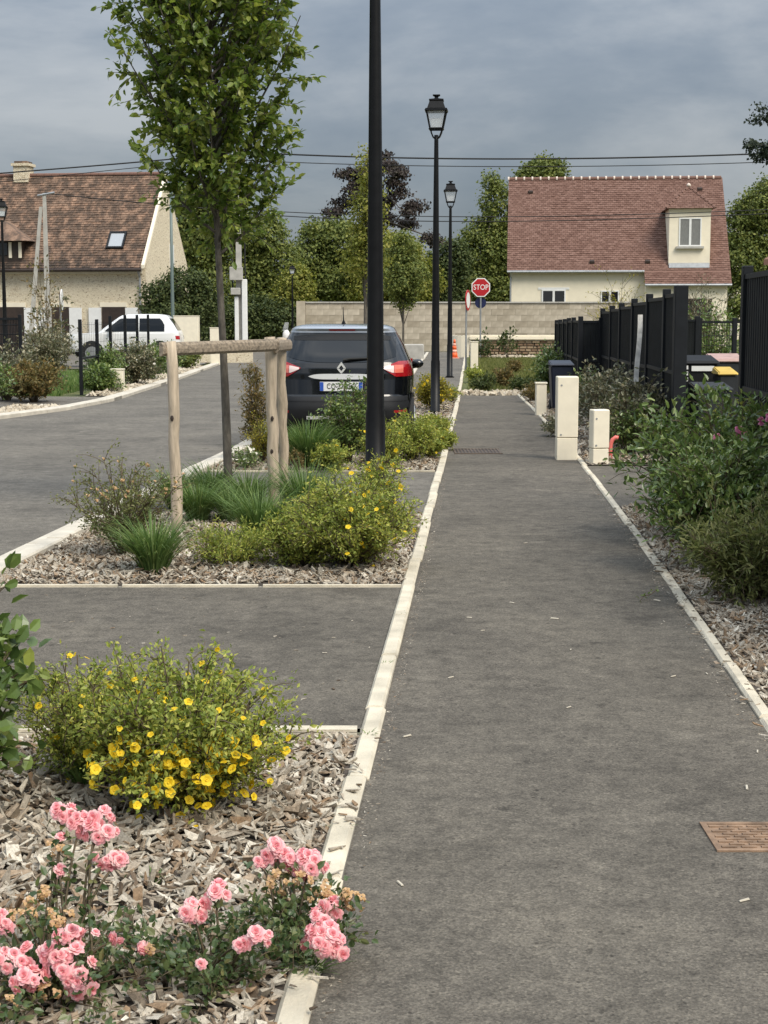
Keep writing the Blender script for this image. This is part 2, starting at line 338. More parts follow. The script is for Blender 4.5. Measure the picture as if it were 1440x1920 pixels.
sheet('driveway', [[(path_r(13.5) + 0.04, 13.5), (10, 13.4), (10, 17.25), (path_r(17.2) + 0.04, 17.2)]], 0.004, MT['path'])
sheet('driveway', [[(-13, 28.9), (road_l(28.3) - 0.2, 28.3), (road_l(32.6) - 0.2, 32.6), (-13, 33.4)]], 0.002, MT['road'])

# ---- kerbs: every stone its own piece, a mortar strip under them
def kerb_run(name, fa, fb, y0, y1, top, mat, length=1.0, seed=1, zb=-0.02, chamfer=0.012):
    rr = random.Random(seed); mb = MB(); ys = np.arange(y0, y1 + 1e-6, min(length, (y1 - y0)))
    for a, c in zip(ys[:-1], ys[1:]):
        mb.hexa([(fa(a) + .004, a, zb), (fb(a) - .004, a, zb), (fb(c) - .004, c, zb), (fa(c) + .004, c, zb)],
                [(fa(a) + .004, a, top - .012), (fb(a) - .004, a, top - .012), (fb(c) - .004, c, top - .012), (fa(c) + .004, c, top - .012)])
    base = mb.build(name, MT['mortar']); base['kind'] = 'structure'
    for a, c in zip(ys[:-1], ys[1:]):
        a2, c2 = a + 0.006, c - 0.006; dz, dx = rr.uniform(-.005, .004), rr.uniform(-.006, .006); ch = chamfer
        A, B, C, D = (fa(a2) + dx, a2), (fb(a2) + dx, a2), (fb(c2) + dx, c2), (fa(c2) + dx, c2); zt = top + dz
        V = [(q[0], q[1], zb) for q in (A, B, C, D)] + [(q[0], q[1], zt - ch) for q in (A, B, C, D)]
        V += [(A[0] + ch, A[1] + ch * .5, zt), (B[0] - ch, B[1] + ch * .5, zt), (C[0] - ch, C[1] - ch * .5, zt), (D[0] + ch, D[1] - ch * .5, zt)]
        Fc = [(0, 1, 5, 4), (1, 2, 6, 5), (2, 3, 7, 6), (3, 0, 4, 7), (4, 5, 9, 8), (5, 6, 10, 9), (6, 7, 11, 10), (7, 4, 8, 11), (8, 9, 10, 11)]
        MB().add(V, Fc).build('kerb_stone', mat, base)
    return base
kerb_run('path_kerb', lambda y: path_l(y) - KW, path_l, 2.35, 33.35, 0.026, MT['kerb'], 1.0, 3)
kerb_run('path_kerb', lambda y: path_l(y) - KW, path_l, 33.4, 73.4, 0.026, MT['kerb'], 2.0, 4)
kerb_run('path_kerb', path_r, lambda y: path_r(y) + 0.062, 2.2, 33.2, 0.022, MT['kerb'], 1.0, 5)
kerb_run('road_kerb', lambda y: road_r(y) + 0.135, lambda y: road_r(y) + 0.265, 5.2, 45.2, 0.05, MT['kerbw'], 1.0, 6)
kerb_run('road_gutter', road_r, lambda y: road_r(y) + 0.13, 5.2, 45.2, 0.012, MT['kerbw'], 1.0, 7, chamfer=0.004)
kerb_run('far_road_kerb', lambda y: road_l(y) - 0.26, road_l, 21.0, 63.0, 0.07, MT['kerbw'], 1.0, 8)
kerb_run('far_path_kerb', lambda y: 1.22 + (y - 56) * 0.044, lambda y: 1.34 + (y - 56) * 0.044, 44, 74, 0.05, MT['kerbw'], 2.0, 9)
def cross_kerb(y, wid, top, seed, length=1.0):
    xa, xb = road_r(y) + 0.27, path_l(y) - KW - 0.004
    mb = MB().box((xa, y + .004, -.02), (xb + .02, y + wid - .004, top - .012)); base = mb.build('cross_kerb', MT['mortar']); base['kind'] = 'structure'
    k = max(1, round((xb - xa) / length))
    for i in range(k):
        a, c = xa + (xb - xa) * i / k + .003, xa + (xb - xa) * (i + 1) / k - (.003 if i < k - 1 else -.012)
        bevel(MB().box((a, y, -.02), (c, y + wid, top)).build('kerb_stone', MT['kerb'], base), 0.012, 2)
cross_kerb(5.92, 0.085, 0.035, 1); cross_kerb(9.34, 0.06, 0.018, 2); cross_kerb(12.8, 0.06, 0.022, 3); cross_kerb(16.5, 0.06, 0.022, 4); cross_kerb(18.2, 0.06, 0.02, 5)
cross_kerb(24.6, 0.06, 0.02, 6)

# ---- planting beds: dark soil with loose wood chips
bed_in = lambda y: road_r(y) + 0.268
bed_out = lambda y: path_l(y) - KW
beds = {'A': (bed_in, bed_out, 1.6, 5.92), 'B': (bed_in, bed_out, 9.40, 12.8), 'C': (bed_in, bed_out, 16.56, 18.2), 'D': (bed_in, bed_out, 24.66, 33.0),
        'R': (lambda y: path_r(y) + 0.064, lambda y: fence_x(y) + 0.02, 2.6, 13.44), 'S': (lambda y: path_r(y) + 0.064, lambda y: fence_x(y) + (0.02 if y < 30 else -.3), 17.25, 33.2)}
for k, (fa, fb, y0, y1) in beds.items():
    sheet('bed_soil', strip_polys(fa, fb, list(np.linspace(y0, y1, 9))), 0.010 if k != 'C' else 0.011, MT['soil'])
sheet('bed_soil', strip_polys(lambda y: path_l(y) - 0.75, bed_out, list(np.linspace(18.3, 24.6, 6))), 0.009, MT['soil'])

def chip_field(name, label, fa, fb, y0, y1, count, smin, smax, seed, mat, mound=0.03, zoff=0.0, flat=0.48, aspect=(0.12, 0.46), thick=(0.05, 0.2)):
    g = np.random.default_rng(seed); out = []
    yy = g.uniform(y0, y1, count); xa = np.array([fa(a) for a in yy]); xb = np.array([fb(a) for a in yy])
    u = g.uniform(0, 1, count); X = xa + 0.012 + (xb - xa - 0.024) * u
    edge = np.minimum(np.minimum(u, 1 - u) * (xb - xa), np.minimum(yy - y0, y1 - yy)); edge = np.clip(edge / 0.25, 0, 1)
    lump = 0.5 + 0.5 * np.sin(X * 9.1 + 3 * np.sin(yy * 4.7)) * np.sin(yy * 7.3 + 2 * np.sin(X * 5.9))
    Z = 0.014 + zoff + edge * mound * (0.35 + lump) * g.uniform(0.2, 1.0, count)
    L = smin + (smax - smin) * g.beta(1.3, 2.6, count); W = L * g.uniform(*aspect, count); T = L * g.uniform(*thick, count)
    yaw = g.uniform(0, 2 * np.pi, count); p = g.normal(0, flat, count); q = g.normal(0, flat, count)
    cy, sy, cp, sp, cq, sq = np.cos(yaw), np.sin(yaw), np.cos(p), np.sin(p), np.cos(q), np.sin(q)
    R = np.empty((count, 3, 3))
    R[:, 0] = np.stack([cy * cp, cy * sp * sq - sy * cq, cy * sp * cq + sy * sq], 1)
    R[:, 1] = np.stack([sy * cp, sy * sp * sq + cy * cq, sy * sp * cq - cy * sq], 1)
    R[:, 2] = np.stack([-sp, cp * sq, cp * cq], 1)
    pr = np.array([(-.5, -.5, -.5), (.5, -.5, -.5), (.5, .5, -.5), (-.5, .5, -.5), (-.5, -.5, .5), (.5, -.5, .5), (.5, .5, .5), (-.5, .5, .5)])
    J = pr[None] * np.stack([L, W, T], 1)[:, None, :]
    jit = g.uniform(-.34, .34, (count, 4, 2)); jit = np.concatenate([jit, jit + g.uniform(-.12, .12, (count, 4, 2))], 1)
    pinch = 1 - g.uniform(0, .85, (count, 1)) ** 1.5; J[:, [1, 2, 5, 6], 1] *= pinch; J[:, 4:, 2] *= g.uniform(.2, 1.2, (count, 4))
    J[:, :, 0] += jit[:, :, 0] * L[:, None] * 0.7; J[:, :, 1] += jit[:, :, 1] * W[:, None] * 0.9
    V = np.einsum('nij,nkj->nki', R, J) + np.stack([X, yy, Z], 1)[:, None, :]
    Q = np.array([(4, 5, 6, 7), (0, 1, 5, 4), (1, 2, 6, 5), (2, 3, 7, 6), (3, 0, 4, 7), (3, 2, 1, 0)])[None] + (np.arange(count) * 8)[:, None, None]
    o = mesh_np(name, V.reshape(-1, 3), Q.reshape(-1, 4), mat)
    return tag(o, label, 'mulch', kind='stuff')
def part_of(k, ya, yb): return beds[k][0], beds[k][1], ya, yb
chip_field('wood_chip_mulch', 'coarse grey wood chip mulch around the pink roses', *part_of('A', 2.9, 5.9), 21000, 0.022, 0.095, 11, MT['chip'], 0.035)
chip_field('wood_chip_mulch', 'wood chip mulch under the staked young tree', *part_of('B', 9.42, 12.79), 15000, 0.025, 0.095, 12, MT['chip'], 0.035)
chip_field('wood_chip_mulch', 'wood chip mulch in the bed behind the parked black car', *part_of('C', 16.58, 18.18), 4200, 0.035, 0.11, 13, MT['chip'], 0.04)
chip_field('wood_chip_mulch', 'wood chip mulch along the right kerb below the dark shrubs', *part_of('R', 4.6, 13.42), 20000, 0.022, 0.095, 14, MT['chip'], 0.035)
chip_field('wood_chip_mulch', 'wood chip mulch at the foot of the black fence', *part_of('S', 17.27, 33.1), 6500, 0.04, 0.12, 15, MT['chip'], 0.04)
chip_field('wood_chip_mulch', 'wood chip mulch round the yellow shrub by the street lamp', *part_of('D', 24.7, 33.0), 4000, 0.05, 0.13, 16, MT['chip'], 0.04)
chip_field('wood_chip_mulch', 'chips spilled onto the left kerb beside the roses', lambda y: path_l(y) - KW - .03, lambda y: path_l(y) + .02, 3.0, 5.9, 45, 0.015, 0.06, 23, MT['chip'], 0.004, .018, flat=.15)
chip_field('wood_chip_mulch', 'chips spilled over the right kerb onto the path', lambda y: path_r(y) - .06, lambda y: path_r(y) + .09, 5.2, 13.3, 170, 0.015, 0.06, 24, MT['chip'], 0.004, .012, flat=.15)
chip_field('wood_chip_mulch', 'fine chip crumbs scattered on the crossing behind the yellow cinquefoil', lambda y: road_r(y) + .5, bed_out, 6.1, 9.3, 90, 0.008, 0.03, 25, MT['chip'], 0.0, -.006, flat=.1)
chip_field('path_grit', 'fine grit and crumbs gathered along the left kerb of the path', path_l, lambda y: path_l(y) + .07, 2.9, 16, 900, 0.004, 0.02, 26, MT['chip'], 0.0, -.010, flat=.2)
chip_field('path_grit', 'fine grit and crumbs gathered along the right kerb of the path', lambda y: path_r(y) - .09, path_r, 5.0, 16, 900, 0.004, 0.02, 27, MT['chip'], 0.0, -.010, flat=.2)
gk = dict(flat=0.6, aspect=(0.6, 0.95), thick=(0.45, 0.8))
chip_field('limestone_gravel', 'pale limestone pebbles where the footpath ends', lambda y: path_l(y) + .03, lambda y: path_r(y) + .3, 33.15, 33.9, 200, 0.06, 0.2, 17, MT['gravel'], 0.02, **gk)
chip_field('limestone_gravel', 'pale gravel verge beside the far road kerb', lambda y: road_l(y) - 1.15, lambda y: road_l(y) - .27, 22.0, 28.4, 2600, 0.05, 0.13, 18, MT['gravel'], 0.03, **gk)
chip_field('limestone_gravel', 'pale gravel verge past the small cream service post', lambda y: road_l(y) - 0.9, lambda y: road_l(y) - .27, 33.0, 52, 3400, 0.06, 0.15, 19, MT['gravel'], 0.03, **gk)
chip_field('limestone_gravel', 'pale gravel strip along the rubble wall', lambda y: 4.4, lambda y: 8.4, 64.2, 65.6, 700, 0.08, 0.22, 20, MT['gravel'], 0.03, **gk)
sheet('gravel_verge', strip_polys(lambda y: road_l(y) - 1.2, lambda y: road_l(y) - .26, [21.5, 25.3, 28.4]), 0.004, MT['soil'])
sheet('gravel_verge', strip_polys(lambda y: road_l(y) - .95, lambda y: road_l(y) - .26, [32.9, 37.7, 41, 52.5]), 0.004, MT['soil'])

# stray chips on the path, one by one
proto = None
stray = [(960, 1130), (905, 1182), (1040, 1160), (845, 1270), (763, 1380), (1245, 1165), (1232, 1126), (1240, 1170), (1262, 1268), (1070, 1218), (1325, 1263), (1420, 1409), (1400, 1477), (1066, 1326), (985, 1018), (880, 1158), (660, 1164), (692, 1214), (1395, 1688), (750, 1657)]
for i, (px, py) in enumerate(stray):
    if proto is None:
        proto = MB().hexa([(-.03, -.006, 0), (.028, -.008, 0), (.033, .004, 0), (-.026, .007, 0)], [(-.028, -.004, .005), (.024, -.006, .008), (.03, .003, .006), (-.024, .005, .004)]).build('wood_chip', MT['chipw']); o = proto
    else: o = dupe(proto, (0, 0, 0))
    o.location = G(px, py, 0.007); o.rotation_euler = (0, 0, random.Random(i).uniform(0, 3)); s = random.Random(i + 50).uniform(0.3, .75); o.scale = (s, s, s)
    tag(o, 'loose bleached wood chip lying on the dark asphalt', 'wood chip', 'stray wood chips on the asphalt')

# lawn and rough grass, too many blades to count
def blades(name, label, xf, y0, y1, count, hgt, seed, mat, wid=0.012):
    g = np.random.default_rng(seed); yy = g.uniform(y0, y1, count); X = np.array([xf(a, u) for a, u in zip(yy, g.uniform(0, 1, count))])
    a = g.uniform(0, 2 * np.pi, count); h = hgt * g.uniform(0.4, 1.2, count); ln = g.normal(0, 0.35, (count, 2)) * h[:, None]
    d = np.stack([np.cos(a), np.sin(a)], 1) * wid
    B = np.stack([X, yy], 1); z0 = np.full(count, -0.03)
    V = np.stack([np.c_[B - d, z0], np.c_[B + d, z0], np.c_[B + ln, h]], 1)
    Q = np.arange(count * 3).reshape(-1, 3)
    return tag(mesh_np(name, V.reshape(-1, 3), Q, mat), label, 'grass', kind='stuff')
MT['drygrass'] = islands('rough yellow green grass', [(0.06, 0.075, 0.02), (0.11, 0.13, 0.035), (0.17, 0.175, 0.05), (0.26, 0.23, 0.10)], 0.6, 0.3)  # yellow green blades, tone differs at random
blades('rough_grass', 'rough yellowish grass beyond the end of the footpath', lambda y, u: path_l(y) + .15 + u * 4.2, 34.2, 64, 26000, 0.10, 21, MT['drygrass'], 0.02)
blades('lawn', 'green lawn inside the black mesh fence', lambda y, u: -7.0 - u * 5 - (y - 33) * .02, 33.5, 48, 14000, 0.12, 22, MT['grass'], 0.02)
# ================================================================ plants
DIAM = (np.array([(0, 0, 0), (0, .5, -.04), (0, 1, -.12), (-.5, .42, .07), (.5, .42, .07)]), np.array([(0, 1, 2, 3), (0, 4, 2, 1)]))
ROUND = (np.array([(0, 0, 0), (0, .35, -.03), (0, .72, -.06), (0, 1, -.14), (-.42, .22, .06), (-.44, .62, .03), (.42, .22, .06), (.44, .62, .03)]),
         np.array([(0, 1, 5, 4), (1, 2, 3, 5), (0, 6, 7, 1), (1, 7, 3, 2)]))
def unit(a): return a / np.maximum(np.linalg.norm(a, axis=-1, keepdims=True), 1e-9)
def leaves(name, Pp, D, N, L, wr, mat, parent, proto=DIAM):
    Pp, D, N, L = map(np.asarray, (Pp, D, N, L)); y = unit(D); x = np.cross(y, N); x = unit(x + 1e-6); z = np.cross(x, y)
    pv, pf = proto; k = len(pv)
    V = Pp[:, None] + L[:, None, None] * (pv[None, :, 0:1] * wr * x[:, None] + pv[None, :, 1:2] * y[:, None] + pv[None, :, 2:3] * z[:, None])
    Q = pf[None] + (np.arange(len(Pp)) * k)[:, None, None]
    return mesh_np(name, V.reshape(-1, 3), Q.reshape(-1, pf.shape[1]), mat, parent)
def stems_obj(name, lines, mat, parent, n=4):
    mb = MB()
    for pts, rad in lines: mb.tube(pts, rad, n, cap=False)
    return mb.build(name, mat, parent, True)
def bez(a, b, c, k):
    t = np.linspace(0, 1, k)[:, None]; a, b, c = map(np.asarray, (a, b, c))
    return (1 - t) ** 2 * a + 2 * t * (1 - t) * b + t * t * c
def grow(seed, w, h, nstem, nsub, nleaf, sub=0.28, droop=0.45, minh=0.7, lean=0.35, flat=1.0):
    g = np.random.default_rng(seed); lines, lp, ld, tips = [], [], [], []
    for i in range(nstem):
        az = 2.39996 * i + g.uniform(-.4, .4); rr = math.sqrt((i + .5) / nstem) * g.uniform(.82, 1.1)
        tip = np.array([rr * w / 2 * math.cos(az), rr * w / 2 * math.sin(az) * flat, h * (1 - droop * rr * rr) * g.uniform(minh, 1.08)])
        base = np.array([math.cos(az), math.sin(az), 0]) * 0.05 * w * g.uniform(0, 1)
        mid = np.array([tip[0] * lean, tip[1] * lean, tip[2] * .6])
        c = bez(base, mid, tip, 6); r0 = 0.006 * (h / .6) ** .5
        lines.append((c, list(np.linspace(r0, r0 * .3, 6)))); tips.append((c[-1], unit(c[-1] - c[-2])))
        for j in range(nsub):
            t = g.uniform(.28, 1.0); s = c[min(5, int(t * 5))] * (1 - (t * 5) % 1) + c[min(5, int(t * 5) + 1)] * ((t * 5) % 1)
            d = unit(np.array([math.cos(az) * .55, math.sin(az) * .55, .45]) + g.normal(0, .55, 3)); ln = sub * h * g.uniform(.5, 1.15)
            e2 = s + d * ln; e2[2] = max(e2[2], 0.03); mm = (s + e2) / 2 + np.array([0, 0, .06 * h])
            c2 = bez(s, mm, e2, 4); lines.append((c2, list(np.linspace(r0 * .45, r0 * .2, 4)))); tips.append((c2[-1], unit(c2[-1] - c2[-2])))
            for k in range(nleaf):
                q = g.uniform(.1, 1.02); p = bez(s, mm, e2, 21)[min(20, int(q * 20))]
                lp.append(p + g.normal(0, .015 * h ** .5, 3)); ld.append(unit(d * .6 + g.normal(0, .6, 3) + np.array([0, 0, .15])))
    return lines, np.array(lp), np.array(ld), tips, g
def set_leaves(g, lp, ld, size, wr, mat, parent, name='foliage', proto=DIAM, upn=0.8, jit=0.012):
    n = len(lp); N = unit(g.normal(0, .55, (n, 3)) + np.array([0, 0, upn]))
    return leaves(name, lp + g.normal(0, jit, (n, 3)), ld, N, size * g.uniform(.65, 1.25, n), wr, mat, parent, proto)
def bush(name, label, cat, loc, w, h, seed, mat, leaf=0.02, wr=0.6, nstem=40, nsub=6, nleaf=12, proto=DIAM, group=None, stem='stem', **kw):
    root = empty(name, loc); tag(root, label, cat, group)
    lines, lp, ld, tips, g = grow(seed, w, h, nstem, nsub, nleaf, **kw)
    stems_obj('stems', lines, MT[stem], root)
    set_leaves(g, lp, ld, leaf, wr, MT[mat], root, proto=proto, jit=leaf * .5)
    return root, tips, g
# ---- blossoms, one shared mesh for each kind
def petal(v, f, az, r0, r1, wid, z0, z1, cup):
    n = len(v); ca, sa = math.cos(az), math.sin(az)
    def q(r, s, z): return (r * ca - s * sa, r * sa + s * ca, z)
    rm = r0 + (r1 - r0) * .6
    v += [q(r0, -wid * .2, z0), q(r0, wid * .2, z0), q(rm, wid * .55, z0 + (z1 - z0) * .55 + cup), q(r1, wid * .2, z1), q(r1, -wid * .2, z1), q(rm, -wid * .55, z0 + (z1 - z0) * .55 + cup)]
    f += [(n, n + 1, n + 2, n + 5), (n + 5, n + 2, n + 3, n + 4)]
def flower_mesh(kind):
    v, f = [], []; rr = random.Random(kind)
    if kind == 'five':
        for i in range(5): petal(v, f, i * 1.2566, .002, .0165, .017, .002, .004, .002)
        for i in range(4): petal(v, f, i * 1.57, 0, .004, .006, .004, .006, .001)
    elif kind == 'pompon':
        for ring, (k, r1, z0, z1, wd) in enumerate([(7, .026, .0, .004, .021), (7, .022, .004, .013, .019), (6, .016, .007, .019, .016), (5, .010, .009, .022, .012), (3, .005, .010, .023, .008)]):
            for i in range(k): petal(v, f, i * 6.2832 / k + ring * .5 + rr.uniform(-.15, .15), .003, r1 * rr.uniform(.88, 1.1), wd, z0, z1 * rr.uniform(.8, 1.1), .003)
    else:
        for i in range(9): petal(v, f, i * .7 + rr.uniform(-.2, .2), .002, rr.uniform(.008, .016), .010, .004, rr.uniform(-.006, .008), rr.uniform(-.002, .004))
    me = bpy.data.meshes.new('blossom_' + kind); me.from_pydata(v, [], f); return me
FL = {}
def flower(name, kind, mat, parent, loc, dirn, scale, g):
    key = (kind, mat)
    if key not in FL: FL[key] = flower_mesh(kind).copy(); FL[key].materials.append(MT[mat])
    o = bpy.data.objects.new(name, FL[key]); o.parent = parent; o.location = loc; s = scale * g.uniform(.6, 1.2); o.scale = (s, s, s)
    o.rotation_euler = Vector(dirn).to_track_quat('Z', 'Y').to_euler(); return link(o)
def face(g, toward=(0.05, -0.75, 0.65), sp=.5): return unit(np.array(toward) + g.normal(0, sp, 3))
def put_flowers(root, tips, g, count, kind, mat, scale, name='flower', pick=None, lift=0.008):
    loc = root.location; c = [t for t in tips if (pick is None or pick(t[0]))]
    idx = g.permutation(len(c))[:count]
    for i in idx: flower(name, kind, mat, root, c[i][0] + np.array([0, 0, lift]), face(g), scale, g)
def grass_tuft(label, loc, h, n, seed, spread=0.5, mat='grass', name='ornamental_grass', wid=0.004, group=None):
    g = np.random.default_rng(seed); root = empty(name, loc); tag(root, label, 'grass', group)
    V, Q = [], []
    for i in range(n):
        az = g.uniform(0, 6.283); b0 = np.array([math.cos(az), math.sin(az), 0]) * g.uniform(0, .06) * (h / .4); ln = h * g.uniform(.55, 1.15); out = spread * ln * g.uniform(.15, 1.1)
        pts = bez(b0, b0 + np.array([math.cos(az) * out * .35, math.sin(az) * out * .35, ln * .75]), b0 + np.array([math.cos(az) * out, math.sin(az) * out, ln * g.uniform(.55, .95)]), 5)
        sd = np.array([-math.sin(az), math.cos(az), 0]) + g.normal(0, .5, 3) * [1, 1, 0]; sd = unit(sd) * wid
        k = len(V)
        for j, p in enumerate(pts): ww = 1 - (j / 4) ** 2 * .9; V += [p - sd * ww, p + sd * ww]
        Q += [(k + 2 * j, k + 2 * j + 1, k + 2 * j + 3, k + 2 * j + 2) for j in range(4)]
    mesh_np('blades', np.array(V), np.array(Q), MT[mat], root); return root
# ---- trees of the background: clumps of leaf faces over limbs
def far_tree(name, label, base, lobes, mat, seed, n=9000, leaf=0.2, clump=0.55, trunk_r=0.16, group=None, per=26, trunk_mat='bark', cat='tree', shell=0.55, droop=0.0):
    """lobes: (cx, cz, rx, rz, dy) in metres from the base"""
    g = np.random.default_rng(seed); root = empty(name, base); tag(root, label, cat, group)
    vol = np.array([l[2] * l[2] * l[3] for l in lobes]) ** .75; nc = n // per; pick = g.choice(len(lobes), nc, p=vol / vol.sum())
    Lb = np.array([(l[0], l[4] if len(l) > 4 else 0, l[1]) for l in lobes]); Rb = np.array([(l[2], l[2] * .85, l[3]) for l in lobes])
    dirs = unit(g.normal(0, 1, (nc, 3))); rad = g.uniform(shell, 1.03, nc) ** .7
    C = Lb[pick] + Rb[pick] * dirs * rad[:, None]; C[:, 2] = np.maximum(C[:, 2], .15)
    pp = np.repeat(C, per, 0) + g.normal(0, clump * .5, (nc * per, 3)) * np.array([1, 1, .7]); pp[:, 2] = np.maximum(pp[:, 2], .05)
    out = unit(np.repeat(Rb[pick] * dirs, per, 0)); m = len(pp)
    N = unit(out * .7 + np.array([0, 0, .5]) + g.normal(0, .55, (m, 3))); D = unit(np.cross(N, g.normal(0, 1, (m, 3))) + np.array([0, 0, -.25 - droop]))
    leaves('crown', pp, D, N, leaf * g.uniform(.6, 1.3, m), .75, MT[mat], root)
    top = max(l[1] for l in lobes); mb = MB(); x0 = np.average([l[0] for l in lobes], weights=vol)
    tr = bez((0, 0, -.1), (x0 * .2, 0, top * .5), (x0, 0, top), 7); mb.tube(tr, list(np.linspace(trunk_r, trunk_r * .25, 7)), 8)
    for i in g.permutation(nc)[:26]:
        s = tr[int(g.integers(2, 6))]; mb.tube(bez(s, (s + C[i]) / 2 + np.array([0, 0, .3]), C[i], 4), [trunk_r * .32, trunk_r * .22, trunk_r * .15, trunk_r * .07], 5, cap=False)
    mb.build('trunk', MT[trunk_mat], root, True); return root
def at(px, py, Y):  # metres off a ground point: a lobe given by photo position at a depth
    return P(px, py, Y)
def tree_px(name, label, bx, Y, lobes, mat, seed, **kw):
    """lobes in photo pixels (cx, cy, rx, ry) at depth Y; the trunk stands on the ground below bx"""
    s = Y / F; b = P(bx, HOR, Y); base = (b.x, Y, 0)
    L = [((cx - bx) * s, H + (HOR - cy) * s, rx * s, ry * s, dy) for cx, cy, rx, ry, dy in [tuple(l) + (0,) * (5 - len(l)) for l in lobes]]
    return far_tree(name, label, base, L, mat, seed, **kw)
# ================================================================ buildings, walls, fences
def tile_field(name, parent, O, u, v, W, L, tw, e, mat, seed, skip=None):
    g = np.random.default_rng(seed); O, u, v = map(np.asarray, (O, u, v)); nn = np.cross(u, v); R = int(L / e); C = int(W / tw) + 1; V = []
    for j in range(R + 1):
        for i in range(C):
            x0 = (i - .5 * (j % 2)) * tw; x1 = x0 + tw - .012; x0 = max(x0, 0); x1 = min(x1, W)
            if x1 - x0 < .04: continue
            y0 = j * e; y1 = min(y0 + e * 1.25, L + .03)
            if skip and skip((x0 + x1) / 2, y0 + e / 2): continue
            lo = .035 + g.normal(0, .006); hi = .008; dy = g.normal(0, .006)
            c = [O + u * x0 + v * (y0 + dy), O + u * x1 + v * (y0 + dy), O + u * x1 + v * y1, O + u * x0 + v * y1]
            V += [c[0] + nn * (lo - .022), c[1] + nn * (lo - .022), c[0] + nn * lo, c[1] + nn * lo, c[2] + nn * hi, c[3] + nn * hi]
    V = np.array(V); k = len(V) // 6
    Q = np.array([(0, 1, 3, 2), (2, 3, 4, 5)])[None] + (np.arange(k) * 6)[:, None, None]
    o = mesh_np(name, V, Q.reshape(-1, 4), mat, parent); o['kind'] = 'stuff'; return o
MT['tile_new'] = islands('red brown clay tiles', [(0.122, 0.064, 0.048), (0.150, 0.082, 0.062), (0.175, 0.099, 0.076), (0.20, 0.117, 0.092)], 0.85, noise=0.12, nscale=1.2)
m, n, l, b, o = new_mat('old mossy clay tiles')
g_ = n.new('ShaderNodeNewGeometry'); t = n.new('ShaderNodeTexCoord')
def _nz(s, d=6, st=(1, 1, 1)):
    mp2 = n.new('ShaderNodeMapping'); mp2.inputs['Scale'].default_value = st; l.new(t.outputs['Object'], mp2.inputs[0])
    x = n.new('ShaderNodeTexNoise'); x.inputs['Scale'].default_value = s; x.inputs['Detail'].default_value = d; x.inputs['Roughness'].default_value = .7; l.new(mp2.outputs[0], x.inputs['Vector']); return x
a = ramp(n, [(0.42, (0.022, 0.019, 0.016)), (0.485, (0.07, 0.048, 0.036)), (0.53, (0.16, 0.098, 0.066)), (0.62, (0.30, 0.195, 0.135))]); l.new(_nz(1.9, 10, (1.5, 1, .8)).outputs[0], a.inputs[0])
b2 = ramp(n, [(0, (0.78, 0.78, 0.78)), (.5, (1, 1, 1)), (1, (1.28, 1.22, 1.18))]); l.new(g_.outputs['Random Per Island'], b2.inputs[0])
s_ = n.new('ShaderNodeSeparateXYZ'); l.new(t.outputs['Object'], s_.inputs[0])
mr = n.new('ShaderNodeMapRange'); mr.inputs[1].default_value = 3.8; mr.inputs[2].default_value = 6.4; l.new(s_.outputs[2], mr.inputs[0])   # darker brown towards the eaves, broken up by noise
ad = n.new('ShaderNodeMath'); ad.operation = 'MULTIPLY_ADD'; ad.inputs[1].default_value = 1.1; l.new(_nz(.9, 5).outputs[0], ad.inputs[0]); l.new(mr.outputs[0], ad.inputs[2])
gr = ramp(n, [(0.5, (0.036, 0.028, 0.022)), (1.25, (0.17, 0.11, 0.075))]); l.new(ad.outputs[0], gr.inputs[0])
mx1 = n.new('ShaderNodeMixRGB'); mx1.inputs[0].default_value = .42; l.new(a.outputs[0], mx1.inputs[1]); l.new(gr.outputs[0], mx1.inputs[2])
mx2 = n.new('ShaderNodeMixRGB'); mx2.blend_type = 'MULTIPLY'; mx2.inputs[0].default_value = 1; l.new(mx1.outputs[0], mx2.inputs[1]); l.new(b2.outputs[0], mx2.inputs[2]); l.new(mx2.outputs[0], b.inputs['Base Color'])
b.inputs['Roughness'].default_value = .95; MT['tile_old'] = m
m, n, l, b, o = new_mat('rubble stone with cream pointing')
t = n.new('ShaderNodeTexCoord'); mp2 = n.new('ShaderNodeMapping'); mp2.inputs['Scale'].default_value = (3.2, 3.2, 5.2); l.new(t.outputs['Object'], mp2.inputs[0])
nzz = n.new('ShaderNodeTexNoise'); nzz.inputs['Scale'].default_value = 2; l.new(mp2.outputs[0], nzz.inputs['Vector'])
mm = n.new('ShaderNodeMixRGB'); mm.inputs[0].default_value = .12; l.new(mp2.outputs[0], mm.inputs[1]); l.new(nzz.outputs['Color'], mm.inputs[2])
vd = n.new('ShaderNodeTexVoronoi'); vd.feature = 'DISTANCE_TO_EDGE'; l.new(mm.outputs[0], vd.inputs['Vector']); vc = n.new('ShaderNodeTexVoronoi'); l.new(mm.outputs[0], vc.inputs['Vector'])
cr = ramp(n, [(0.0, (0.30, 0.21, 0.13)), (0.14, (0.58, 0.48, 0.33)), (0.6, (0.68, 0.59, 0.43)), (1.0, (0.76, 0.67, 0.51))]); sp_ = n.new('ShaderNodeSeparateColor'); l.new(vc.outputs['Color'], sp_.inputs[0]); l.new(sp_.outputs[0], cr.inputs[0])
er = ramp(n, [(0.02, (0, 0, 0)), (0.16, (1, 1, 1))]); l.new(vd.outputs['Distance'], er.inputs[0])
mj = n.new('ShaderNodeMixRGB'); l.new(er.outputs[0], mj.inputs[0]); mj.inputs[1].default_value = (0.78, 0.70, 0.53, 1); l.new(cr.outputs[0], mj.inputs[2]); l.new(mj.outputs[0], b.inputs['Base Color'])
bp = n.new('ShaderNodeBump'); bp.inputs['Strength'].default_value = .6; bp.inputs['Distance'].default_value = .03; l.new(er.outputs[0], bp.inputs['Height']); l.new(bp.outputs[0], b.inputs['Normal'])
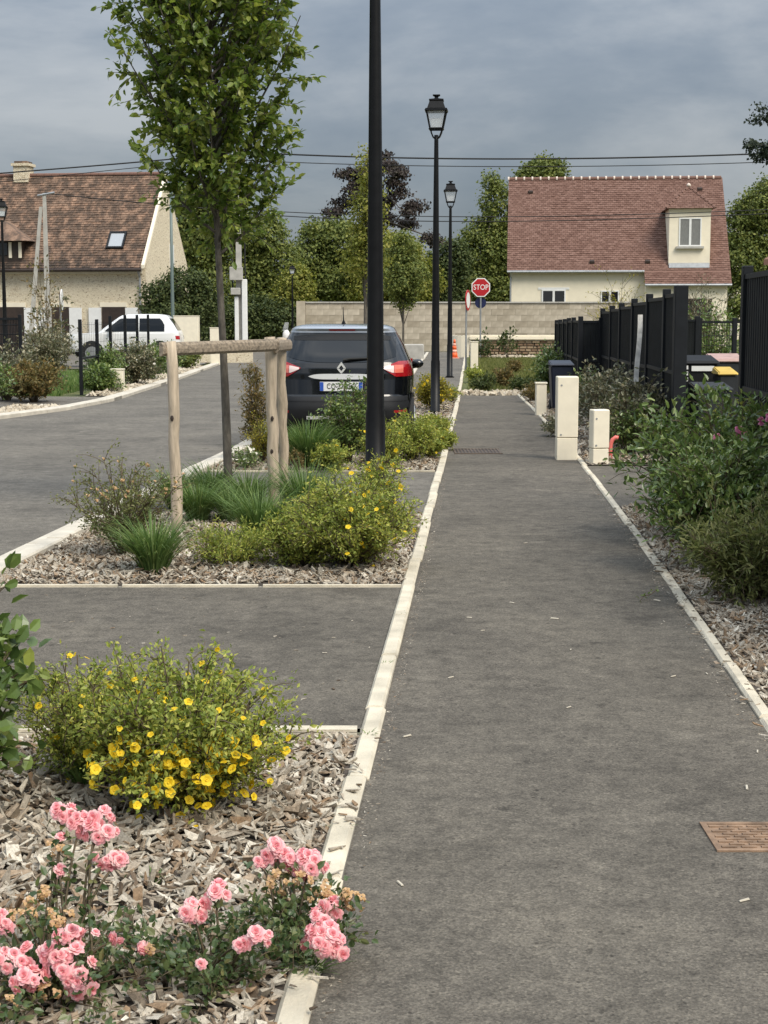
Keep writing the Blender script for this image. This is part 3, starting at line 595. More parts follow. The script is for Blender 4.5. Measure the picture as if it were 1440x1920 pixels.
b.inputs['Roughness'].default_value = .95; MT['rubble'] = m
MT['block'] = None
m, n, l, b, o = new_mat('sandy concrete blocks')
oi = n.new('ShaderNodeObjectInfo'); cr = ramp(n, [(0, (0.33, 0.285, 0.215)), (.5, (0.41, 0.36, 0.28)), (1, (0.49, 0.435, 0.345))]); l.new(oi.outputs['Random'], cr.inputs[0])
t = n.new('ShaderNodeTexCoord'); x = n.new('ShaderNodeTexNoise'); x.inputs['Scale'].default_value = 3; x.inputs['Detail'].default_value = 7; l.new(t.outputs['Object'], x.inputs['Vector'])
c2 = ramp(n, [(.3, (.78, .77, .75)), (.7, (1.12, 1.12, 1.12))]); l.new(x.outputs[0], c2.inputs[0]); q = n.new('ShaderNodeMixRGB'); q.blend_type = 'MULTIPLY'; q.inputs[0].default_value = 1
l.new(cr.outputs[0], q.inputs[1]); l.new(c2.outputs[0], q.inputs[2]); l.new(q.outputs[0], b.inputs['Base Color']); b.inputs['Roughness'].default_value = .95; MT['block'] = m
MT['wooddark'] = plain('dark stained door wood', (0.035, 0.022, 0.016), 0.6, var=.3)
MT['curtain'] = plain('net curtain behind glass', (0.20, 0.20, 0.19), 0.25, var=.25, vscale=9, stretch=(8, 1, .5))
MT['whitemortar'] = plain('white ridge mortar', (0.66, 0.56, 0.48), .9)

def window(parent, x0, x1, z0, z1, y, bars=1, frame='white', glass='glass', sill=True, fw=.07):
    mb = MB()
    mb.box((x0, y - .03, z0), (x0 + fw, y + .03, z1)).box((x1 - fw, y - .03, z0), (x1, y + .03, z1)).box((x0 + fw, y - .03, z1 - fw), (x1 - fw, y + .03, z1)).box((x0 + fw, y - .03, z0), (x1 - fw, y + .03, z0 + fw))
    for i in range(bars):
        c = x0 + (x1 - x0) * (i + 1) / (bars + 1); mb.box((c - .06, y - .028, z0 + fw), (c + .06, y + .028, z1 - fw))
    w_ = mb.build('window', MT[frame], parent)
    for i in range(bars + 1):
        a = x0 + (x1 - x0) * i / (bars + 1) + .05; c = x0 + (x1 - x0) * (i + 1) / (bars + 1) - .05
        MB().box((a, y - .005, z0 + .04), (c, y + .012, z1 - .04)).build('pane', MT[glass], w_)
    if sill: MB().box((x0 - .14, y - .18, z0 - .12), (x1 + .14, y + .02, z0 - .002)).build('sill', MT['concrete'], w_)
    return w_
def slab(parent, name, mat, pts, nrm, th):
    q = [Vector(p) for p in pts]; nv = Vector(nrm).normalized() * th
    return MB().hexa([p - nv for p in q], q).build(name, mat, parent)

# ---- the cream house with the red tile roof
hr = empty('tiled_roof_house', (P(950, HOR, 85.6).x, 85.6, 0), math.radians(-5)); tag(hr, 'cream rendered house with steep red brown tile roof and one dormer', 'house')
W_, EZ, RZ, RY = 12.0, 4.22, 9.50, 4.3; tn = (RZ - EZ) / (RY + .3)
MB().box((.15, 0, 0), (W_ - .15, 8.5, EZ - .02)).add([(.15, 0, EZ - .02), (.15, 8.5, EZ - .02), (.15, RY, RZ - .25)], [(0, 1, 2)]).add([(W_ - .15, 0, EZ - .02), (W_ - .15, 8.5, EZ - .02), (W_ - .15, RY, RZ - .25)], [(0, 2, 1)]).build('wall', MT['creamw'], hr)
MB().box((7.45, -.72, 0), (W_ - .2, -.003, EZ - 0.75)).build('wall', MT['creamw'], hr)
rf = MB().hexa([(0, -.3, EZ - .1), (W_, -.3, EZ - .1), (W_, RY, RZ - .12), (0, RY, RZ - .12)], [(0, -.3, EZ), (W_, -.3, EZ), (W_, RY, RZ), (0, RY, RZ)])
rf.hexa([(0, RY + .002, RZ - .12), (W_, RY + .002, RZ - .12), (W_, 8.8, EZ - .1), (0, 8.8, EZ - .1)], [(0, RY + .002, RZ), (W_, RY + .002, RZ), (W_, 8.8, EZ), (0, 8.8, EZ)])
ly, lz = -.95, EZ - .65 * tn
rf.hexa([(7.4, ly, lz - .1), (W_, ly, lz - .1), (W_, -.301, EZ - .1), (7.4, -.301, EZ - .1)], [(7.4, ly, lz), (W_, ly, lz), (W_, -.301, EZ), (7.4, -.301, EZ)])
roof = rf.build('roof', MT['tile_new'], hr)
vv = np.array([0, RY + .3, RZ - EZ]); vl = np.linalg.norm(vv); vv = vv / vl
tile_field('roof_tiles', roof, (0, -.3, EZ), (1, 0, 0), vv, W_, vl, .22, .155, MT['tile_new'], 31, lambda a, s: 8.62 < a < 10.95 and .35 < s < 4.2)
tile_field('roof_tiles', roof, (7.4, ly, lz), (1, 0, 0), vv, W_ - 7.4, .84, .22, .155, MT['tile_new'], 32)
pr_ = None
for i in range(26):
    x0 = i * W_ / 26
    if pr_ is None:
        mb = MB()
        ring = [(.12 * math.cos(a), .12 * math.sin(a)) for a in np.linspace(-.35, math.pi + .35, 8)]
        mb.add([(0.0, c, s_) for c, s_ in ring] + [(W_ / 26 - .07, c, s_) for c, s_ in ring], [(k, k + 1, k + 9, k + 8) for k in range(7)] + [tuple(range(8)), tuple(range(15, 7, -1))])
        pr_ = mb.build('ridge_tile', MT['tile_new'], roof); pr_.location = (x0, RY, RZ)
        mb = MB(); ring = [(.14 * math.cos(a), .145 * math.sin(a)) for a in np.linspace(-.35, math.pi + .35, 8)]
        mb.add([(-.045, c, s_) for c, s_ in ring] + [(.045, c, s_) for c, s_ in ring], [(k, k + 1, k + 9, k + 8) for k in range(7)] + [tuple(range(8)), tuple(range(15, 7, -1))])
        co_ = mb.build('ridge_joint', MT['whitemortar'], roof); co_.location = (x0, RY, RZ + .005)
    else: dupe(pr_, (x0, RY, RZ), roof); dupe(co_, (x0 - .035, RY, RZ + .005), roof)
MB().tube([(0, -.36, EZ - .06), (7.4, -.36, EZ - .06)], .07, 8).build('gutter', MT['zinc'], hr)
MB().tube([(7.4, ly - .06, lz - .06), (W_, ly - .06, lz - .06)], .07, 8).build('gutter', MT['zinc'], hr)
MB().tube([(.2, -.36, EZ - .1), (.2, -.08, EZ - .35), (.2, -.08, 0)], .05, 8).build('downpipe', MT['zinc'], hr)
for (vx, vs_) in ((1.25, 5.9), (4.6, .55), (7.6, .55), (10.7, 6.05)):
    p = np.array([vx, -.3, EZ]) + vv * vs_; MB().hexa([(p[0] - .14, p[1] - .1, p[2] - .02), (p[0] + .14, p[1] - .1, p[2] - .02), (p[0] + .14, p[1] + .1, p[2] + .12), (p[0] - .14, p[1] + .1, p[2] + .12)], [(p[0] - .12, p[1] - .12, p[2] + .09), (p[0] + .12, p[1] - .12, p[2] + .09), (p[0] + .12, p[1] + .1, p[2] + .17), (p[0] - .12, p[1] + .1, p[2] + .17)]).build('roof_vent', MT['wooddark'], hr)
dm = MB().box((8.7, -.12, EZ + .30), (10.9, 2.4, 7.5)).build('dormer', MT['creamw'], hr)
MB().box((8.66, -.16, 7.36), (10.94, -.122, 7.5)).build('cornice', MT['creamw'], dm)
MB().hexa([(8.72, -.24, EZ + .14), (10.88, -.24, EZ + .14), (10.88, -.125, EZ + .26), (8.72, -.125, EZ + .26)], [(8.72, -.17, EZ + .38), (10.88, -.17, EZ + .38), (10.88, -.125, EZ + .4), (8.72, -.125, EZ + .4)]).build('flashing', MT['zinc'], dm)
hp = MB().add([(8.5, -.34, 7.5), (11.1, -.34, 7.5), (11.1, 3.2, 7.52), (8.5, 3.2, 7.52), (9.8, 1.0, 8.72), (9.8, 3.2, 8.72)], [(0, 1, 4), (1, 2, 5, 4), (3, 0, 4, 5), (3, 2, 1, 0)]).build('dormer_roof', MT['tile_new'], hr)
def tri_tiles(parent, A, B, T, seed):
    A, B, T = map(np.array, (A, B, T)); u = (B - A); W = np.linalg.norm(u); u = u / W; k = np.dot(T - A, u); v = T - A - u * k; Lh = np.linalg.norm(v); v = v / Lh
    tile_field('roof_tiles', parent, A, u, v, W, Lh, .25, .17, MT['tile_new'], seed, lambda a, s: not (k * s / Lh < a < W - (W - k) * s / Lh))
tri_tiles(hp, (8.5, -.34, 7.5), (11.1, -.34, 7.5), (9.8, 1.0, 8.72), 33)
for (A, B) in (((8.5, -.34, 7.52), (9.8, 1.0, 8.74)), ((11.1, -.34, 7.52), (9.8, 1.0, 8.74))):
    A, B = Vector(A), Vector(B)
    for k in range(7):
        a, c = A.lerp(B, k / 7), A.lerp(B, (k + .82) / 7); MB().tube([a, c], [.075, .06], 6).build('hip_tile', MT['tile_new'], hp)
MB().lathe([(.0, 8.74), (.1, 8.76), (.13, 8.84), (.06, 8.93), (0.0, 8.96)], 10, (9.8, 1.0)).build('finial', MT['whitemortar'], hp, True)
window(hr, 9.22, 10.42, 5.5, 7.02, -.125, 1, 'white', 'curtain')
window(hr, 1.9, 3.2, 2.1, 3.2, -.02, 1, 'white', 'glass'); window(hr, 5.1, 6.1, 2.2, 3.15, -.02, 1, 'white', 'glass')
MB().box((1.7, -.03, 3.2), (3.4, .0, 3.32)).build('lintel', MT['white'], hr)
window(hr, 9.0, 11.0, .8, 2.7, -.74, 1, 'wooddark', 'glass')

# ---- the old stone house
c0 = P(275, HOR, 70); hl = empty('stone_house', (c0.x, 70, 0), math.radians(-8)); tag(hl, 'old stone house with mossy brown tile roof and bare gable', 'house')
EZ2, RZ2, DY, WL = 4.05, 8.2, 7.2, 20.0
MB().add([(-WL, 0, 0), (0, 0, 0), (0, DY, 0), (-WL, DY, 0), (-WL, 0, EZ2), (0, 0, EZ2), (0, DY, EZ2), (-WL, DY, EZ2), (0, DY / 2, RZ2 - .02), (-WL, DY / 2, RZ2 - .02)], [(0, 1, 5, 4), (1, 2, 6, 8, 5), (2, 3, 7, 6), (3, 0, 4, 9, 7), (4, 5, 8, 9), (6, 7, 9, 8)]).build('wall', MT['rubble'], hl)
ro2 = MB().hexa([(-WL - .2, -.3, EZ2 - .3), (-.12, -.3, EZ2 - .3), (-.12, DY / 2, RZ2), (-WL - .2, DY / 2, RZ2)], [(-WL - .2, -.34, EZ2 - .18), (-.12, -.34, EZ2 - .18), (-.12, DY / 2, RZ2 + .14), (-WL - .2, DY / 2, RZ2 + .14)])
ro2.hexa([(-WL - .2, DY / 2 + .002, RZ2), (-.12, DY / 2 + .002, RZ2), (-.12, DY + .3, EZ2 - .3), (-WL - .2, DY + .3, EZ2 - .3)], [(-WL - .2, DY / 2 + .002, RZ2 + .14), (-.12, DY / 2 + .002, RZ2 + .14), (-.12, DY + .34, EZ2 - .18), (-WL - .2, DY + .34, EZ2 - .18)])
roof2 = ro2.build('roof', MT['tile_old'], hl)
v2 = np.array([0, DY / 2 + .34, RZ2 + .14 - EZ2 + .18]); l2 = np.linalg.norm(v2); v2 = v2 / l2
tile_field('roof_tiles', roof2, (-13.0, -.34, EZ2 - .18), (1, 0, 0), v2, 12.88, l2, .21, .15, MT['tile_old'], 35)
MB().hexa([(-.118, -.3, EZ2 - .2), (.03, -.3, EZ2 - .2), (.03, DY / 2, RZ2 - .02), (-.118, DY / 2, RZ2 - .02)], [(-.118, -.3, EZ2 - .04), (.03, -.3, EZ2 - .04), (.03, DY / 2, RZ2 + .17), (-.118, DY / 2, RZ2 + .17)]).build('verge', MT['creamw'], hl)
pr_ = None
for i in range(34):
    loc = (-.2 - .38 * (i + 1), DY / 2, RZ2 + .13)
    if pr_ is None:
        ring = [(.13 * math.cos(a), .11 * math.sin(a)) for a in np.linspace(-.3, math.pi + .3, 7)]
        pr_ = MB().add([(0, c, s_) for c, s_ in ring] + [(.365, c * .93, s_ * .93) for c, s_ in ring], [(k, k + 1, k + 8, k + 7) for k in range(6)] + [tuple(range(7)), tuple(range(13, 6, -1))]).build('ridge_tile', MT['tile_new'], roof2); pr_.location = loc
    else: dupe(pr_, loc, roof2)
MB().box((-WL, -.16, EZ2 - .42), (-.15, -.003, EZ2 - .2)).build('cornice', MT['creamw'], hl)
MB().tube([(-WL, -.4, EZ2 - .26), (-.1, -.4, EZ2 - .26)], .08, 8).build('gutter', MT['wooddark'], hl)
MB().tube([(-.25, -.38, EZ2 - .3), (-.25, -.1, EZ2 - .6), (-.25, -.1, 0)], .05, 8).build('downpipe', MT['zinc'], hl)
ch = MB().box((-7.3, DY / 2 - .4, RZ2 - .2), (-6.6, DY / 2 + .4, RZ2 + .55)).box((-7.38, DY / 2 - .48, RZ2 + .553), (-6.52, DY / 2 + .48, RZ2 + .68)).build('chimney', MT['rubble'], roof2)
MB().box((-7.26, DY / 2 - .36, RZ2 + .683), (-6.64, DY / 2 + .36, RZ2 + .78)).build('chimney_cap', MT['tile_old'], roof2)
# skylight
sl = np.array([-1.95, -.34, EZ2 - .18]) + v2 * 1.15; u2 = np.array([1., 0, 0]); n2 = np.cross(u2, v2)
def onr(a, s, h): return tuple(sl + u2 * a + v2 * s + n2 * h)
sk = MB()
for (a0, a1, s0, s1) in ((0, .8, 0, .08), (0, .8, .92, 1.0), (0, .08, .08, .92), (.72, .8, .08, .92)): sk.hexa([onr(a0, s0, -.02), onr(a1, s0, -.02), onr(a1, s1, -.02), onr(a0, s1, -.02)], [onr(a0, s0, .12), onr(a1, s0, .12), onr(a1, s1, .12), onr(a0, s1, .12)])
sk = sk.build('skylight', MT['anth'], hl)
MT['skyglass'] = plain('skylight glass', (.36, .38, .40), .05, spec=.9)  # white sky reflection put into the pane's pale colour
MB().hexa([onr(.07, .07, .0), onr(.73, .07, .0), onr(.73, .93, .0), onr(.07, .93, .0)], [onr(.07, .07, .08), onr(.73, .07, .08), onr(.73, .93, .08), onr(.07, .93, .08)]).build('pane', MT['skyglass'], sk)
dl = MB().box((-8.0, -.1, EZ2 + .1), (-5.75, 1.4, 5.12)).build('dormer', MT['wooddark'], hl)
for a, c in ((-7.9, -7.35), (-6.95, -6.4)): MB().box((a, -.14, EZ2 + .42), (c, -.103, 5.02)).build('pane', MT['glass'], dl)
for a in (-7.28, -6.32, -5.86): MB().box((a, -.16, EZ2 + .3), (a + .13, -.103, 5.05)).build('mullion', MT['creamw'], dl)
MB().add([(-8.35, -.5, 5.1), (-5.35, -.5, 5.1), (-5.35, 2.0, 5.13), (-8.35, 2.0, 5.13), (-6.85, .7, 6.05), (-6.85, 2.4, 6.05)], [(0, 1, 4), (1, 2, 5, 4), (3, 0, 4, 5), (3, 2, 1, 0)]).build('dormer_roof', MT['tile_old'], hl)
for (a, c) in ((-4.4, -3.62), (-2.05, -1.0), (-7.0, -5.75)):
    d_ = MB().box((a, -.06, 0), (c, .05, 2.15)).build('door', MT['wooddark'], hl); MB().box((a - .1, -.03, 2.153), (c + .1, .02, 2.36)).build('lintel', MT['creamw'], hl)
    for s0, s1 in ((a - .62, a - .04), (c + .04, c + .62)): MB().box((s0, -.09, .15), (s1, -.03, 2.12)).build('shutter', MT['white'], hl)
MB().box((.003, 3.9, 4.0), (.06, 4.5, 5.1)).build('shutter', MT['white'], hl)

# ---- block wall and rubble wall
bw = empty('block_wall', (3.8, 78, 0)); tag(bw, 'long bare wall of sandy concrete blocks across the road', 'wall')
x0, x1 = P(573, HOR, 78).x - 3.8, 9.2
MB().box((x0, .02, 0), (x1, .22, 2.4)).build('core', MT['mortar'], bw)
blk = None; rr = random.Random(4)
for j in range(8):
    off = 0 if j % 2 else -.3; i = 0; xx = x0 + off
    while xx < x1 - .05:
        a, c = max(xx, x0), min(xx + .594, x1); xx += .6
        if c - a < .1: continue
        if c - a > .59 and blk is not None: dupe(blk, (a, rr.uniform(-.006, .006), j * .3 + .003), bw)
        else:
            o = MB().box((0, 0, 0), (c - a, .1, .293)).build('block', MT['block'], bw, loc=(a, 0, j * .3 + .003))
            if c - a > .59: blk = o
for a in np.arange(x0, x1 - .1, 1.2): MB().box((a + .005, -.06, 2.402), (min(a + 1.195, x1), .3, 2.47)).build('coping_stone', MT['concrete'], bw)
MB().box((P(556, HOR, 78).x - 3.8, -.08, 0), (x0 - .01, .32, 2.5)).build('pillar', MT['block'], bw)
rwl = empty('rubble_wall', (5.6, 66, 0)); tag(rwl, 'low rubble stone wall with a white rendered coping', 'wall')
MB().box((-1.9, .05, 0), (4.6, .45, .72)).build('core', MT['mortar'], rwl)
g = np.random.default_rng(5); V, Q = [], []; k = 0
for j in range(6):
    xx = -1.9
    while xx < 4.5:
        ww = g.uniform(.14, .34); z0 = j * .118 + .01; z1 = z0 + .104; yy = -g.uniform(0, .05); a, c = xx, min(xx + ww - .015, 4.6); e_ = .02
        V += [(a, .06, z0), (c, .06, z0), (c, .06, z1), (a, .06, z1), (a + e_, yy, z0 + e_), (c - e_, yy, z0 + e_), (c - e_, yy, z1 - e_), (a + e_, yy, z1 - e_)]; xx += ww
        Q += [(k + p, k + q_, k + r_, k + s_) for p, q_, r_, s_ in ((4, 5, 6, 7), (0, 1, 5, 4), (1, 2, 6, 5), (2, 3, 7, 6), (3, 0, 4, 7))]; k += 8
MT['stones'] = islands('brown rubble stones', [(.13, .085, .055), (.24, .16, .10), (.34, .26, .17), (.42, .35, .26)], .9)
o = mesh_np('stones', np.array(V), np.array(Q), MT['stones'], rwl); o['kind'] = 'stuff'
bevel(MB().box((-2.0, -.12, .722), (4.62, .55, .93)).build('coping', MT['creamw'], rwl), .04, 2)
pts = [(-2.0 - 0.9 * math.sin(a), .22 + .9 * (1 - math.cos(a))) for a in np.linspace(0, 1.3, 8)]
mb = MB()
for (a, c) in zip(pts[:-1], pts[1:]): mb.hexa([(a[0], a[1] - .2, 0), (a[0], a[1] + .2, 0), (c[0], c[1] + .2, 0), (c[0], c[1] - .2, 0)], [(a[0], a[1] - .2, .92), (a[0], a[1] + .2, .92), (c[0], c[1] + .2, .9), (c[0], c[1] - .2, .9)])
mb.build('rendered_end', MT['creamw'], rwl)
# house corner beyond the right fence
hn = empty('neighbour_house', (10.3, 42, 0), math.radians(-15.5)); tag(hn, 'corner of a low house with brown tile eaves behind the mesh fence', 'house')
MB().box((.3, 0, 0), (8, 8, 3.1)).build('wall', MT['creamw'], hn)
MB().hexa([(-.1, -.4, 3.05), (8, -.4, 3.05), (8, 4, 5.4), (3.2, 4, 5.4)], [(-.1, -.4, 3.2), (8, -.4, 3.2), (8, 4, 5.55), (3.2, 4, 5.55)]).hexa([(3.2, 4.002, 5.4), (8, 4.002, 5.4), (8, 8.4, 3.05), (-.1, 8.4, 3.05)], [(3.2, 4.002, 5.55), (8, 4.002, 5.55), (8, 8.4, 3.2), (-.1, 8.4, 3.2)]).build('roof', MT['tile_new'], hn)
fc = P(1384, HOR, 118); fh = empty('far_chimney', (fc.x, 118, 0)); tag(fh, 'brick chimney standing up among the far trees', 'chimney')
cz = P(1384, 410, 118).z; MB().box((-.5, -.4, 0), (.5, .4, cz)).build('shaft', MT['creamw'], fh); MB().box((-.38, -.35, cz + .002), (.38, .35, cz + 1.0)).build('stack', MT['tile_new'], fh)

# ---- fences
def fence(label, posts, pw=.09, mat='anth', base=0.0, panel='slats', name='panel_fence', rails=(.985, .52), wire=.06, wr=.0035):
    root = empty(name, (posts[0][0], posts[0][1], base)); tag(root, label, 'fence'); bx, by = posts[0][0], posts[0][1]
    for (x, y, z) in posts: bevel(MB().cbox((x - bx, y - by, z / 2), (pw, pw, z)).build('post', MT[mat], root), .006)
    for (xa, ya, za), (xb, yb, zb) in zip(posts[:-1], posts[1:]):
        A, B = Vector((xa - bx, ya - by, 0)), Vector((xb - bx, yb - by, 0)); d = (B - A); L = d.length; d.normalize(); s = Vector((-d.y, d.x, 0)); zt = min(za, zb) - .06
        a0, L2 = A + d * (pw / 2 + .002), L - pw - .004; mb = MB()
        def bar(u0, u1, z0, z1, t, mbb, zs=0.0):
            p, q = a0 + d * u0, a0 + d * u1; k = s * t
            mbb.hexa([(p - k) + Vector((0, 0, z0)), (q - k) + Vector((0, 0, z0)), (q + k) + Vector((0, 0, z0)), (p + k) + Vector((0, 0, z0))], [(p - k) + Vector((0, 0, z1)), (q - k) + Vector((0, 0, z1)), (q + k) + Vector((0, 0, z1)), (p + k) + Vector((0, 0, z1))])
        if panel == 'slats':
            k = max(3, int(L2 / .052))
            for i in range(k): bar(L2 * i / k + .002, L2 * (i + 1) / k - .003, .06, zt - .03, .010 + .004 * (i % 2), mb)
            mb.build('panel', MT['slat'], root)
        else:
            k = int(L2 / wire)
            for i in range(k + 1): p = a0 + d * (L2 * i / k); mb.tube([p + Vector((0, 0, .05)), p + Vector((0, 0, zt))], wr, 4, cap=False)
            for z in np.arange(.1, zt, .2): mb.tube([a0 + Vector((0, 0, z)), a0 + d * L2 + Vector((0, 0, z))], wr * 1.3, 4, cap=False)
            mb.build('mesh_panel', MT[mat], root)
        for r_ in rails:
            mr_ = MB(); z = zt * r_; bar(0, L2, z - .022, z + .022, .026, mr_); mr_.build('rail', MT[mat], root)
    return root
sec2 = [(1258, 538), (1236, 542), (1205, 551), (1178, 560), (1155, 568), (1138, 573), (1121, 578)]
pp_ = []
for px, py in sec2: Y = 6162 / (px - 915.75); pp_.append((fence_x(Y) + .06, Y, P(px, py, Y).z))
f2 = fence('black panel fence of tall stepped panels behind the cream service cabinet', pp_)
bevel(MB().cbox((0, -.12, 1.0), (.15, .13, 2.03)).build('post', MT['anth'], f2), .008)
pp_ = [(fence_x(30) + .02, 29.9, 1.66)]
for px, py in [(1086, 593), (1073, 595), (1064, 596), (1056, 598), (1048, 599), (1041, 600)]: Y = 5118 / (px - 915.75); pp_.append((1.765 + .0675 * Y, Y, P(px, py, Y).z))
fence('lower black panel fence running toward the rubble wall', pp_)
pp_ = [(fence_x(Y) + .05, Y, z) for Y, z in ((13.2, 2.08), (11.0, 2.09), (8.8, 2.1), (6.6, 2.1))]
fence('black panel fence behind the shrub with pink flowers', pp_, pw=.085)
pp_ = [(P(px, HOR, 31).x, 31, P(px, py, 31).z) for px, py in ((1268, 592), (1308, 593))]
fence('short black panel screen behind the wheelie bins', pp_ )
pp_ = [(P(px, HOR, 31.2).x, 31.2, P(px, 596, 31.2).z) for px in (1312, 1378, 1450)]
fence('see-through black mesh fence behind the wheelie bins', pp_, panel='mesh', wire=.05, wr=.004)
pp_ = [(-6.52, 33.4, 1.62), (-6.62, 35.9, 1.62), (-6.75, 38.4, 1.70), (-6.80, 40.9, 1.73), (-6.88, 43.4, 1.74), (-6.95, 45.9, 1.75)]
fence('dark mesh fence with slim posts in front of the white off-roader', pp_, pw=.07, panel='mesh', wire=.25, wr=.0025, rails=(.5,))
pp_ = [(-7.85, 33.6, 1.72), (-10.2, 33.9, 1.72), (-12.6, 34.2, 1.72)]
fence('dark green mesh fence beside the far street lamp', pp_, pw=.07, panel='mesh', wire=.035, wr=.008, rails=(.98, .5))
# weathered strip tied on the fence
Y = 20.2; pA, pB = P(1215, 590, 20.4), P(1208, 715, 20.1)
st = MB(); d0 = Vector((-.05, 0, 0))
for i in range(6):
    a, c = pA.lerp(pB, i / 6), pA.lerp(pB, (i + 1) / 6); k = .008 * math.sin(i * .9); k2 = .008 * math.sin((i + 1) * .9); wv = Vector((.032, .002, 0)); o_ = Vector((-.12, -.12, 0))
    st.hexa([c - wv + o_ + Vector((k2, 0, 0)), c + wv + o_ + Vector((k2, 0, 0)), c + wv + o_ + Vector((k2, .004, 0)), c - wv + o_ + Vector((k2, .004, 0))], [a - wv + o_ + Vector((k, 0, 0)), a + wv + o_ + Vector((k, 0, 0)), a + wv + o_ + Vector((k, .004, 0)), a - wv + o_ + Vector((k, .004, 0))])
tag(st.build('plastic_strip', plain('grubby white plastic strip', (.52, .50, .46), .6, var=.3, vscale=14)), 'grubby white plastic strip hanging down the black fence', 'strip')
# ================================================================ things
def text(body, size, mat, parent, loc, rot, ext=.001, name='lettering', align='CENTER', xs=1.0):
    cu = bpy.data.curves.new('t', 'FONT'); cu.body = body; cu.size = size; cu.extrude = ext; cu.align_x = align; cu.align_y = 'CENTER'; cu.offset = size * .004
    t_ = bpy.data.objects.new('t', cu); COL.objects.link(t_); dg = bpy.context.evaluated_depsgraph_get()
    me = bpy.data.meshes.new_from_object(t_.evaluated_get(dg)); bpy.data.objects.remove(t_); me.name = name
    me.materials.clear(); me.materials.append(mat); o = bpy.data.objects.new(name, me); o.parent = parent; o.location = loc; o.rotation_euler = rot; o.scale = (xs, 1, 1)
    return link(o)
# ---- street lamps
MT['diff'] = plain('opal lamp diffuser', (.72, .76, .80), .35)
m, n, l, b, o = new_mat('clear lamp pane'); b.inputs['Base Color'].default_value = (.8, .82, .84, 1); b.inputs['Roughness'].default_value = .12
tr = n.new('ShaderNodeBsdfTransparent'); mx = n.new('ShaderNodeMixShader'); mx.inputs[0].default_value = .3; l.new(tr.outputs[0], mx.inputs[1]); l.new(b.outputs[0], mx.inputs[2]); l.new(mx.outputs[0], o.inputs[0]); MT['pane'] = m
def make_lamp():
    root = empty('street_lamp', (0, 0, 0)); k = MT['black']
    MB().lathe([(.11, 0), (.11, .02), (.082, .03), (.078, .9), (.070, .93), (.060, 2.2), (.047, 3.6), (.036, 4.62), (.036, 4.72)], 14).build('pole', k, root, True)
    MB().lathe([(.13, 0), (.13, .025), (.1, .03), (.1, .05)], 14).build('base_plate', k, root)
    a4 = [(1, 1), (-1, 1), (-1, -1), (1, -1)]
    for sx, sy in a4: MB().tube([(sx * .02, sy * .02, 4.66), (sx * .055, sy * .055, 4.69), (sx * .085, sy * .085, 4.76), (sx * .098, sy * .098, 4.83)], .012, 6).build('arm', k, root)
    fr = MB()
    for sx, sy in a4: fr.tube([(sx * .105, sy * .105, 4.82), (sx * .165, sy * .165, 5.12)], .014, 4)
    for (h_, r_) in ((4.82, .112), (5.12, .178)):
        for i in range(4):
            a, c = a4[i], a4[(i + 1) % 4]; fr.tube([(a[0] * r_, a[1] * r_, h_), (c[0] * r_, c[1] * r_, h_)], .017, 4)
    f = fr.build('lantern_frame', k, root)
    for i in range(4):
        a, c = a4[i], a4[(i + 1) % 4]
        MB().add([(a[0] * .103, a[1] * .103, 4.83), (c[0] * .103, c[1] * .103, 4.83), (c[0] * .162, c[1] * .162, 5.11), (a[0] * .162, a[1] * .162, 5.11)], [(0, 1, 2, 3)]).build('pane', MT['pane'], f)
    MB().lathe([(.085 * 1.3, 4.84), (.112 * 1.3, 4.98), (.115 * 1.3, 4.985), (.05, 4.99)], 4, rot=math.pi / 4).build('diffuser', MT['diff'], root)
    MB().lathe([(.255, 5.115), (.26, 5.145), (.215, 5.155), (.16, 5.27), (.175, 5.29), (.17, 5.305), (.05, 5.325), (.04, 5.35), (.09, 5.375), (.085, 5.385), (.01, 5.39)], 4, rot=math.pi / 4).build('cap', k, root)
    return root
lamp = make_lamp(); lamps = [((704, 985), None, 'tall black street lamp standing in the bed beside the staked tree'), ((816, 776), None, 'black lantern street lamp by the yellow shrub past the parked car'), ((843, 708), None, 'black lantern street lamp next to the orange traffic cone'),
    ((12, 694), None, 'black lantern street lamp in front of the stone house'), ((549, 656), None, 'far black street lamp against the hedge beside the block wall')]
for i, (q, _, lab) in enumerate(lamps):
    o = lamp if i == 0 else copy_tree(lamp); o.location = G(*q); o.rotation_euler = (0, 0, math.radians((-3, -4, -2, 8, 0)[i])); tag(o, lab, 'street lamp', 'black lantern street lamps')
    if i == 4: o.scale = (.95, .95, .82)

# ---- tree stake frame
sf = empty('tree_stake_frame', G(430, 975)); tag(sf, 'weathered timber stake frame round the young street tree', 'tree stake')
def rel(v): return Vector(v) - sf.location
def pole(a, c, r0, r1, seed, name='stake', mat='wood'):
    g = random.Random(seed); k = 9; pts = []; rad = []
    for i in range(k):
        t_ = i / (k - 1); p = Vector(a).lerp(Vector(c), t_) + Vector((g.uniform(-.011, .011), g.uniform(-.008, .008), 0)); pts.append(p); rad.append((r0 + (r1 - r0) * t_) * g.uniform(.94, 1.06))
    o = MB().tube(pts, rad, 10).build(name, MT[mat], sf, True); return o
Yl = G(330, 1000).y; Yr = G(508, 962).y; Yb = G(530, 950).y
sL0, sL1 = rel(G(331, 1000)), rel(P(322, 640, Yl)); sR0, sR1 = rel(G(516, 962)), rel(P(505, 632, Yr)); sB0, sB1 = rel(G(533, 944)), rel(P(526, 634, Yb))
